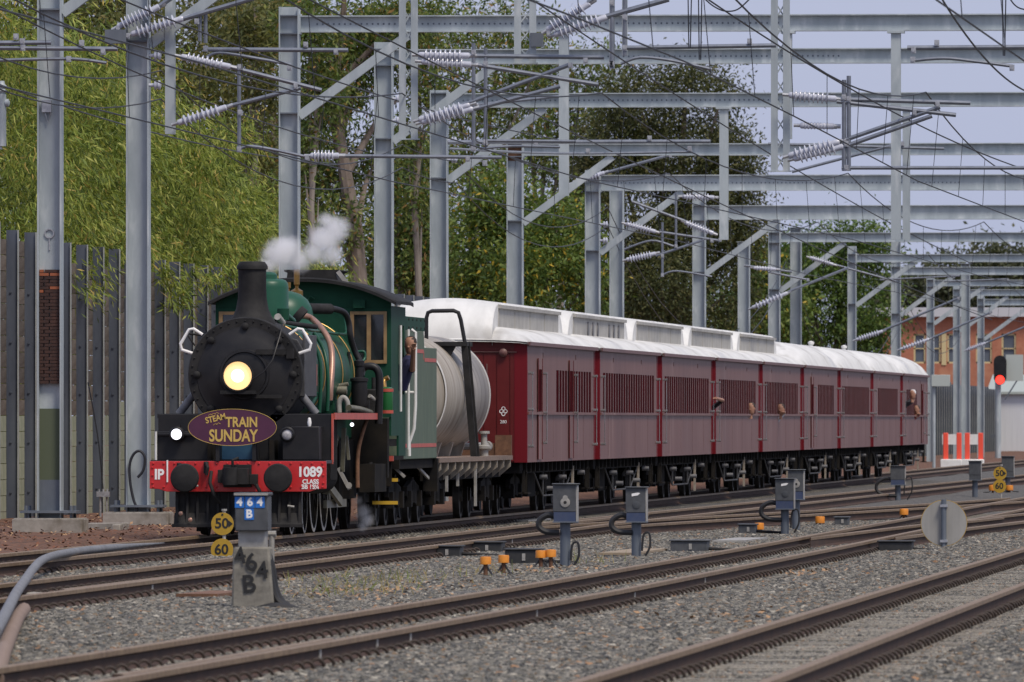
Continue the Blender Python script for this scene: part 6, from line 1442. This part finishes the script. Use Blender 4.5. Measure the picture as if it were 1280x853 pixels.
# ================================================================== trees
def unit(v): return v / (np.linalg.norm(v, axis=1, keepdims=True) + 1e-9)
def leaf_quads(base, d, length, width, rng):
    """diamond leaves: base point, direction, arrays"""
    n = len(base); r = unit(rng.normal(size=(n, 3))); side = unit(np.cross(d, r)) * width[:, None] * .5
    tip = base + d * length[:, None]; mid = base + d * length[:, None] * .45
    V = np.empty((n * 4, 3)); V[0::4] = base; V[1::4] = mid + side; V[2::4] = tip; V[3::4] = mid - side
    Q = np.arange(n * 4).reshape(n, 4); return V, Q
PAL = {
 'bamboo': [(.25, .30, .055), (.16, .22, .038), (.38, .40, .095), (.065, .10, .018), (.44, .33, .09)],
 'olive': [(.11, .125, .036), (.16, .16, .05), (.06, .075, .024), (.22, .19, .066)],
 'gum': [(.12, .17, .04), (.07, .115, .028), (.22, .235, .06), (.045, .065, .022), (.30, .18, .06)],
 'flower': [(.12, .18, .038), (.065, .11, .026), (.19, .235, .05), (.48, .34, .04)],
 'dark': [(.066, .080, .028), (.105, .112, .040), (.038, .048, .018), (.15, .142, .052)],
 'green': [(.11, .18, .04), (.065, .12, .027), (.18, .24, .055), (.045, .075, .02)],
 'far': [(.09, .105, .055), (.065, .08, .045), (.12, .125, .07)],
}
WGT = {'bamboo': [.30, .29, .13, .24, .04], 'olive': [.35, .25, .28, .12], 'gum': [.36, .28, .2, .11, .05], 'flower': [.4, .34, .2, .06], 'dark': [.36, .26, .26, .12], 'green': [.36, .30, .2, .14], 'far': [.4, .35, .25]}  # bamboo mix holds many dark leaves, putting clump shadow into the colour
def lm(p): return [leafmat('leaf_%s_%d' % (p, i), c) for i, c in enumerate(PAL[p])]
M_bark = mat('bark_grey', (.13, .10, .08), (.22, .18, .15), 5, rough=.95, stretch=(1, 1, .25), bump=.01)
M_barkp = mat('bark_pale', (.30, .265, .23), (.17, .14, .115), 3, rough=.9, stretch=(1, 1, .3))
M_culm = mat('bamboo_culm', (.22, .22, .06), (.16, .17, .04), 6, rough=.5)
def crown(t, pal, lobes, n, ll, lw, droop=.2, clump=.3, shell=.55, per=14, seed=1):
    """leaves in twig clumps spread through lobes; leaves unevenly gathered toward each lobe's outside"""
    if pal != 'far': n = int(n * 1.8); ll *= .74; lw *= .78
    r = np.random.default_rng(seed); vol = np.array([l[1] * l[2] * l[3] if len(l) == 4 else l[1] ** 3 for l in lobes]) ** .75; vol = vol / vol.sum()
    nt = max(4, n // per); which = r.choice(len(lobes), nt, p=vol)
    c = np.array([l[0] for l in lobes])[which]; R = np.array([(l[1], l[2], l[3]) if len(l) == 4 else (l[1],) * 3 for l in lobes])[which]
    d = unit(r.normal(size=(nt, 3))); rad = shell + (1.02 - shell) * r.random(nt) ** .6
    rad *= 1 + .18 * r.normal(size=nt) * .6
    tw = c + d * R * rad[:, None]
    # gaps: drop twigs by a coarse noise so sky shows through
    keep = np.array([mnoise.noise(Vector((p[0] * .55, p[1] * .35, p[2] * .55 + seed))) > -.22 for p in tw]); tw = tw[keep]; d = d[keep]
    base = np.repeat(tw, per, 0) + r.normal(size=(len(tw) * per, 3)) * clump
    dl = unit(np.repeat(d, per, 0) * .5 + r.normal(size=base.shape) * .7 + np.array([0, 0, -droop * 2]))
    L_ = ll * r.uniform(.6, 1.35, len(base)); W_ = lw * r.uniform(.7, 1.3, len(base))
    V, Q = leaf_quads(base, dl, L_, W_, r)
    # colour by twig, so clumps differ, with some leaf-to-leaf spread
    tc = r.choice(len(PAL[pal]), len(tw), p=WGT[pal]); mi = np.repeat(tc, per); sw = r.random(len(mi)) < .45; mi[sw] = r.choice(len(PAL[pal]), sw.sum(), p=WGT[pal])
    loc = np.array(ROOTLOC[t.name]); return npmesh('crown', V - loc, Q, mi, lm(pal), parent=t)
def limbs(t, pts_r, m, name='trunk'):
    b = MB()
    for pts, rs in pts_r: b.tube(pts, rs, 9)
    return b.build(name, m, t)
def tree(label, base, pal, lobes, n, ll, lw, trunk_r=.25, bark=None, droop=.2, seed=1, clump=.3, shell=.55, trunk=None, name='tree', group=None):
    t = thing(name, label, 'tree', base, group); bv = Vector(base); br = []
    top = max((Vector(l[0]) for l in lobes), key=lambda p: p.z); rr = random.Random(seed)
    mid = bv.lerp(top, .55) + Vector((rr.uniform(-.5, .5), 0, 0)); tr = trunk or [bv - Vector((0, 0, .2)), bv.lerp(mid, .5) + Vector((rr.uniform(-.25, .25), 0, 0)), mid, top]
    k = len(tr); br.append((tr, [trunk_r * (1 - .8 * i / (k - 1)) for i in range(k)]))
    for l in lobes:
        p = Vector(l[0]); i = min(range(1, k), key=lambda i: (Vector(tr[i]) - p).length + (0 if tr[i][2] < p.z else 3)); a = Vector(tr[max(1, i - 1)])
        br.append(([a, a.lerp(p, .5) + Vector((0, 0, .3)), p], [trunk_r * .42, trunk_r * .25, trunk_r * .08]))
    limbs(t, br, bark or M_bark); crown(t, pal, lobes, n, ll, lw, droop, clump, shell, seed=seed); return t
# --- bamboo row behind the wall
def bamboo(label, x, y, h, rad, n, seed):
    r = np.random.default_rng(seed); base = (x, y, -.1); t = thing('bamboo_clump', label, 'bamboo', base, 'bamboo behind the noise wall')
    b = MB(); tw = []; dirs = []
    for k in range(20):
        a = r.uniform(0, 6.28); s = rad * r.uniform(.35, 1.1); hh = h * r.uniform(.65, 1.05); p = np.array([x, y, -.1]) + np.array([math.cos(a), math.sin(a), 0]) * r.uniform(0, .5)
        o = np.array([math.cos(a) * s, math.sin(a) * s * 1.2, 0]); pts = []
        for q in np.linspace(0, 1, 8):
            pts.append(Vector(p + o * q ** 2.2 + np.array([0, 0, hh * (q - .22 * q ** 4)])))
        b.tube(pts, [.03 * (1 - .85 * i / 7) for i in range(8)], 5)
        for q in r.uniform(.22, 1.02, n // 20 // 14):
            c = p + o * q ** 2.2 + np.array([0, 0, hh * (q - .22 * q ** 4)]); off = r.normal(size=3) * np.array([.55, .55, .4])
            if r.random() < (.55 if q > .6 else .2): tw.append(c + off + np.array([0, 0, -.15])); dirs.append(unit((off + o * .2)[None])[0])
    b.build('culm', M_culm, t)
    # drooping plumes: each a fan of leaves round its own centre, bulging over the wall on the track side
    for k in range(32):
        c = np.array([x + rad * r.uniform(.15, 1.2), y + r.uniform(-1.5, 1.5) * rad, 4.3 + (h * .78 - 4.5) * r.random() ** 1.1]); R = r.uniform(.55, .95)
        for q in range(int(n * .75 / 32 / 14)):
            d_ = unit(r.normal(size=(1, 3)))[0]; d_[2] = d_[2] * .8 - .05; p_ = c + d_ * R * r.uniform(.55, 1.05) * np.array([1, 1.25, .9]); p_[2] -= .25 * max(0, d_[0] + .2)
            tw.append(p_); dirs.append(d_ * np.array([1, 1, .5]))
    tw = np.array(tw); dirs = np.array(dirs); per = 14
    base_ = np.repeat(tw, per, 0) + r.normal(size=(len(tw) * per, 3)) * np.array([.22, .26, .17])
    d = unit(np.repeat(dirs, per, 0) * .55 + r.normal(size=base_.shape) * .42 + np.array([0.05, -.1, -.62]))
    V, Q = leaf_quads(base_, d, .21 * r.uniform(.6, 1.3, len(base_)), .025 * r.uniform(.7, 1.4, len(base_)), r)
    tc = r.choice(5, len(tw), p=WGT['bamboo']); mi = np.repeat(tc, per); sw = r.random(len(mi)) < .5; mi[sw] = r.choice(5, sw.sum(), p=WGT['bamboo'])
    npmesh('foliage', V - np.array(base), Q, mi, lm('bamboo'), parent=t)
for k, y in enumerate((207, 214, 222, 231, 241, 252)):
    bamboo(('bamboo clump arching over the wall beside the brick-filled column', 'dense yellow-green bamboo clump between the two tall columns', 'dense yellow-green bamboo clump between the two tall columns', 'bamboo clump drooping over the wall past the plain column', 'lower bamboo clump above the locomotive smokebox', 'last low bamboo clump before the olive trees')[k], -27.0 + .3 * (k % 2), y, (11.6, 11.2, 10.8, 10.2, 8.8, 7.0)[k], 1.9, 22000, 11 + k)
# sprigs hanging over the wall face near the tall column
r_ = np.random.default_rng(5); tw = []
for (u, v, n) in ((205, 340, 10), (212, 352, 10), (220, 362, 10), (226, 372, 8), (217, 382, 6), (238, 388, 3), (244, 342, 8), (258, 352, 8), (270, 345, 12), (290, 340, 12), (300, 352, 6)):
    for k in range(n): q = P(u + r_.normal() * 5, v + r_.normal() * 5, yat(u, -24.1)); tw.append(np.array(q))
tw = np.array(tw); per = 9; bs = np.repeat(tw, per, 0) + r_.normal(size=(len(tw) * per, 3)) * .08; dd = unit(r_.normal(size=bs.shape) * .5 + np.array([.25, -.1, -.6]))
V, Q = leaf_quads(bs, dd, .22 * r_.uniform(.6, 1.3, len(bs)), .028 * r_.uniform(.7, 1.3, len(bs)), r_)
rt = P(215, 330, yat(215, -24.1)); t = thing('bamboo_sprig', 'loose bamboo sprigs hanging down over the wall face beside the plain column', 'bamboo', rt)
npmesh('foliage', V - np.array(rt), Q, r_.choice(5, len(bs), p=WGT['bamboo']), lm('bamboo'), parent=t)
b = MB()
for (u0, v0, u1, v1) in ((200, 322, 226, 372), (206, 330, 217, 388), (240, 330, 246, 350), (262, 330, 272, 352), (225, 350, 240, 388), (286, 330, 294, 350)): b.tube([P(u0, v0, yat(u0, -24.6)), P((u0 + u1) / 2, (v0 + v1) / 2 - 3, yat(u0, -24.1)), P(u1, v1, yat(u1, -24.1))], .012, 5)
kind(b.build('twig', M_culm, t), 'stuff')
# --- helper: lobes from pixels at a depth
def lob(y, *ls): return [((P(u, v, y).x, y + dy, P(u, v, y).z), ru / pxm(y), ru / pxm(y) * 1.1, rv / pxm(y)) for (u, v, ru, rv, dy) in ls]
def root(u, y): q = P(u, 540, y); return (q.x, y, -.2)
tree('broad olive tree filling the gap above the bamboo tops', root(60, 285), 'olive', lob(285, (30, 40, 60, 60, 0), (95, 20, 60, 55, 1), (60, 110, 70, 60, 0), (130, 90, 55, 55, -1), (10, 140, 50, 60, 0), (150, 30, 50, 50, 2), (100, 180, 70, 60, 0)), 16000, .28, .075, seed=20, clump=.35)
for k, (u, y, l, pal) in enumerate(((392, 296, 'slender pale-trunked gum beside the bolted-beam portal', 'gum'), (522, 330, 'slender pale-trunked gum between two portals', 'gum'), (318, 300, 'slender grey-trunked sapling before the olive trees', 'olive'))):
    tree(l, root(u, y), pal, lob(y, (u - 6, 40, 26, 30, 0), (u + 14, 110, 24, 26, 0), (u - 14, 180, 20, 24, 0), (u + 6, 250, 22, 22, 0)), 2600, .26, .08, .13, seed=70 + k, bark=M_barkp, trunk=[P(u + 6, 545, y), P(u + 2, 380, y), P(u - 3, 260, y), P(u + 3, 140, y), P(u, 10, y)], clump=.3, shell=.3)
# olive scrub behind the bamboo
tree('tall olive brown tree rising behind the bamboo', root(235, 318), 'olive', lob(318, (230, 60, 70, 70, 0), (290, 40, 60, 60, 2), (260, 150, 70, 70, -2), (300, 210, 50, 60, 0), (240, 250, 60, 50, 1)), 17000, .30, .075, seed=21, clump=.35)
tree('olive tree with yellowing leaves behind the first bolted beam', root(335, 330), 'olive', lob(330, (330, 20, 55, 50, 0), (345, 110, 45, 60, 1), (315, 190, 50, 55, 0), (340, 270, 50, 50, 0), (370, 220, 30, 40, 2)), 14000, .30, .075, seed=22, clump=.35)
# eucalypts with visible limbs
y = 312.0
def pp(l): return [P(u, v, y) for u, v in l]
tree('gum tree with a dark forked leaning trunk behind the locomotive', root(455, y), 'gum', lob(y, (400, 30, 50, 45, 0), (440, 90, 40, 40, 1), (400, 130, 38, 40, 0), (470, 40, 55, 40, 2), (405, 215, 32, 38, 1), (460, 200, 28, 30, 2), (420, 280, 36, 34, 0), (500, 110, 36, 40, 2), (520, 30, 50, 36, 0)), 13000, .26, .08, .28, seed=31, clump=.3, shell=.4, trunk=[P(455, 545, y), P(452, 400, y), P(444, 290, y), P(432, 220, y), P(424, 170, y), P(418, 110, y), P(428, 40, y), P(432, -40, y)])
y = 372.0
tree('thin-crowned gum tree with sky showing between its leaves', root(590, y), 'gum', lob(y, (560, 60, 45, 40, 0), (620, 40, 50, 40, 2), (590, 130, 45, 36, 0), (640, 120, 40, 36, 1), (545, 180, 36, 34, 0), (600, 220, 45, 36, 0), (560, 270, 45, 40, 1), (680, 60, 36, 30, 0)), 8200, .30, .085, .22, seed=32, bark=M_barkp, clump=.4, shell=.3)
y = 352.0
tree('leafy gum behind the second bolted beam, pale trunk', root(505, y), 'gum', lob(y, (510, 260, 50, 45, 0), (500, 320, 55, 45, 1), (540, 330, 50, 45, 0), (490, 200, 36, 36, 0), (535, 210, 36, 30, 0)), 11000, .26, .08, .2, seed=33, bark=M_barkp)
y = 340.0
tree('bright bushy tree dotted with yellow flowers over the carriages', root(660, y), 'flower', lob(y, (600, 310, 50, 55, 0), (660, 300, 50, 50, 1), (700, 270, 45, 50, 0), (630, 250, 40, 40, 0), (690, 340, 50, 50, -1), (580, 350, 40, 40, 0), (730, 350, 30, 50, 1), (655, 350, 40, 40, -2)), 17000, .24, .09, .2, seed=34)
y = 430.0
tree('tall dark broad tree rising above the middle carriages', root(825, y), 'dark', lob(y, (800, 130, 50, 45, 0), (855, 110, 45, 35, 1), (900, 130, 36, 32, 0), (770, 190, 50, 50, 0), (850, 190, 70, 60, 1), (910, 210, 40, 50, 0), (790, 270, 70, 60, -1), (870, 280, 70, 60, 0), (925, 290, 32, 50, 1), (760, 340, 50, 55, 0), (830, 360, 70, 55, -2), (905, 370, 50, 50, 0), (740, 250, 36, 50, 0)), 56000, .24, .085, .4, seed=35, clump=.36, shell=.45)
y = 440.0
tree('wispy gum standing left of the tall dark tree', root(700, y), 'gum', lob(y, (690, 110, 45, 35, 0), (730, 150, 36, 36, 0), (660, 170, 40, 36, 0), (710, 210, 45, 36, 0), (740, 90, 36, 30, 0), (660, 90, 40, 30, 0)), 6500, .34, .09, .25, seed=36, bark=M_barkp, clump=.45, shell=.3)
y = 520.0
tree('mid green tree above the rear carriages', root(1030, y), 'green', lob(y, (1005, 330, 40, 36, 0), (1050, 310, 40, 32, 1), (1085, 320, 30, 36, 0), (1020, 390, 50, 45, 0), (1080, 390, 40, 45, 0), (970, 380, 40, 45, 0)), 22000, .30, .12, .35, seed=37, clump=.45)
y = 505.0
tree('yellow-green shrub tree between the dark tree and the rear carriages', root(960, y), 'flower', lob(y, (950, 330, 25, 36, 0), (965, 380, 35, 40, 0), (940, 400, 30, 30, 0)), 6500, .36, .13, .25, seed=38, clump=.45)
y = 900.0
for k, (u, v, ru, rv, s) in enumerate(((1130, 375, 34, 30, 1), (1170, 362, 34, 30, 2), (1215, 350, 40, 36, 3), (1262, 345, 40, 40, 4), (1300, 360, 36, 40, 5))):
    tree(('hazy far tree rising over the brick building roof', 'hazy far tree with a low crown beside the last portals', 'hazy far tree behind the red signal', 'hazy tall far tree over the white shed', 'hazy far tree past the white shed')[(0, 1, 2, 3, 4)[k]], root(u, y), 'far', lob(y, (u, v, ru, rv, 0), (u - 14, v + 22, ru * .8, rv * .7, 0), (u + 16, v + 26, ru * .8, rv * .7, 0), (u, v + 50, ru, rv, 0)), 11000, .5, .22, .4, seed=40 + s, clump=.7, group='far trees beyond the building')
# undergrowth mass behind the wall, seen between the trunks
lo = []
for k in range(26):
    u = 330 + k * 28; y = 330 + k * 9 + random.uniform(-6, 6); q = P(u, 400 - (10 if k % 2 else -8) + k * .6, y); lo.append(((q.x, y, q.z), 2.1, 2.2, 1.9 + random.uniform(-.3, .5)))
t = thing('shrub_thicket', 'mixed green thicket filling the ground behind the wall', 'shrubs', (lo[0][0][0], lo[0][0][1], -.2)); t['kind'] = 'stuff'
crown(t, 'green', lo, 30000, .30, .11, seed=60, clump=.35)
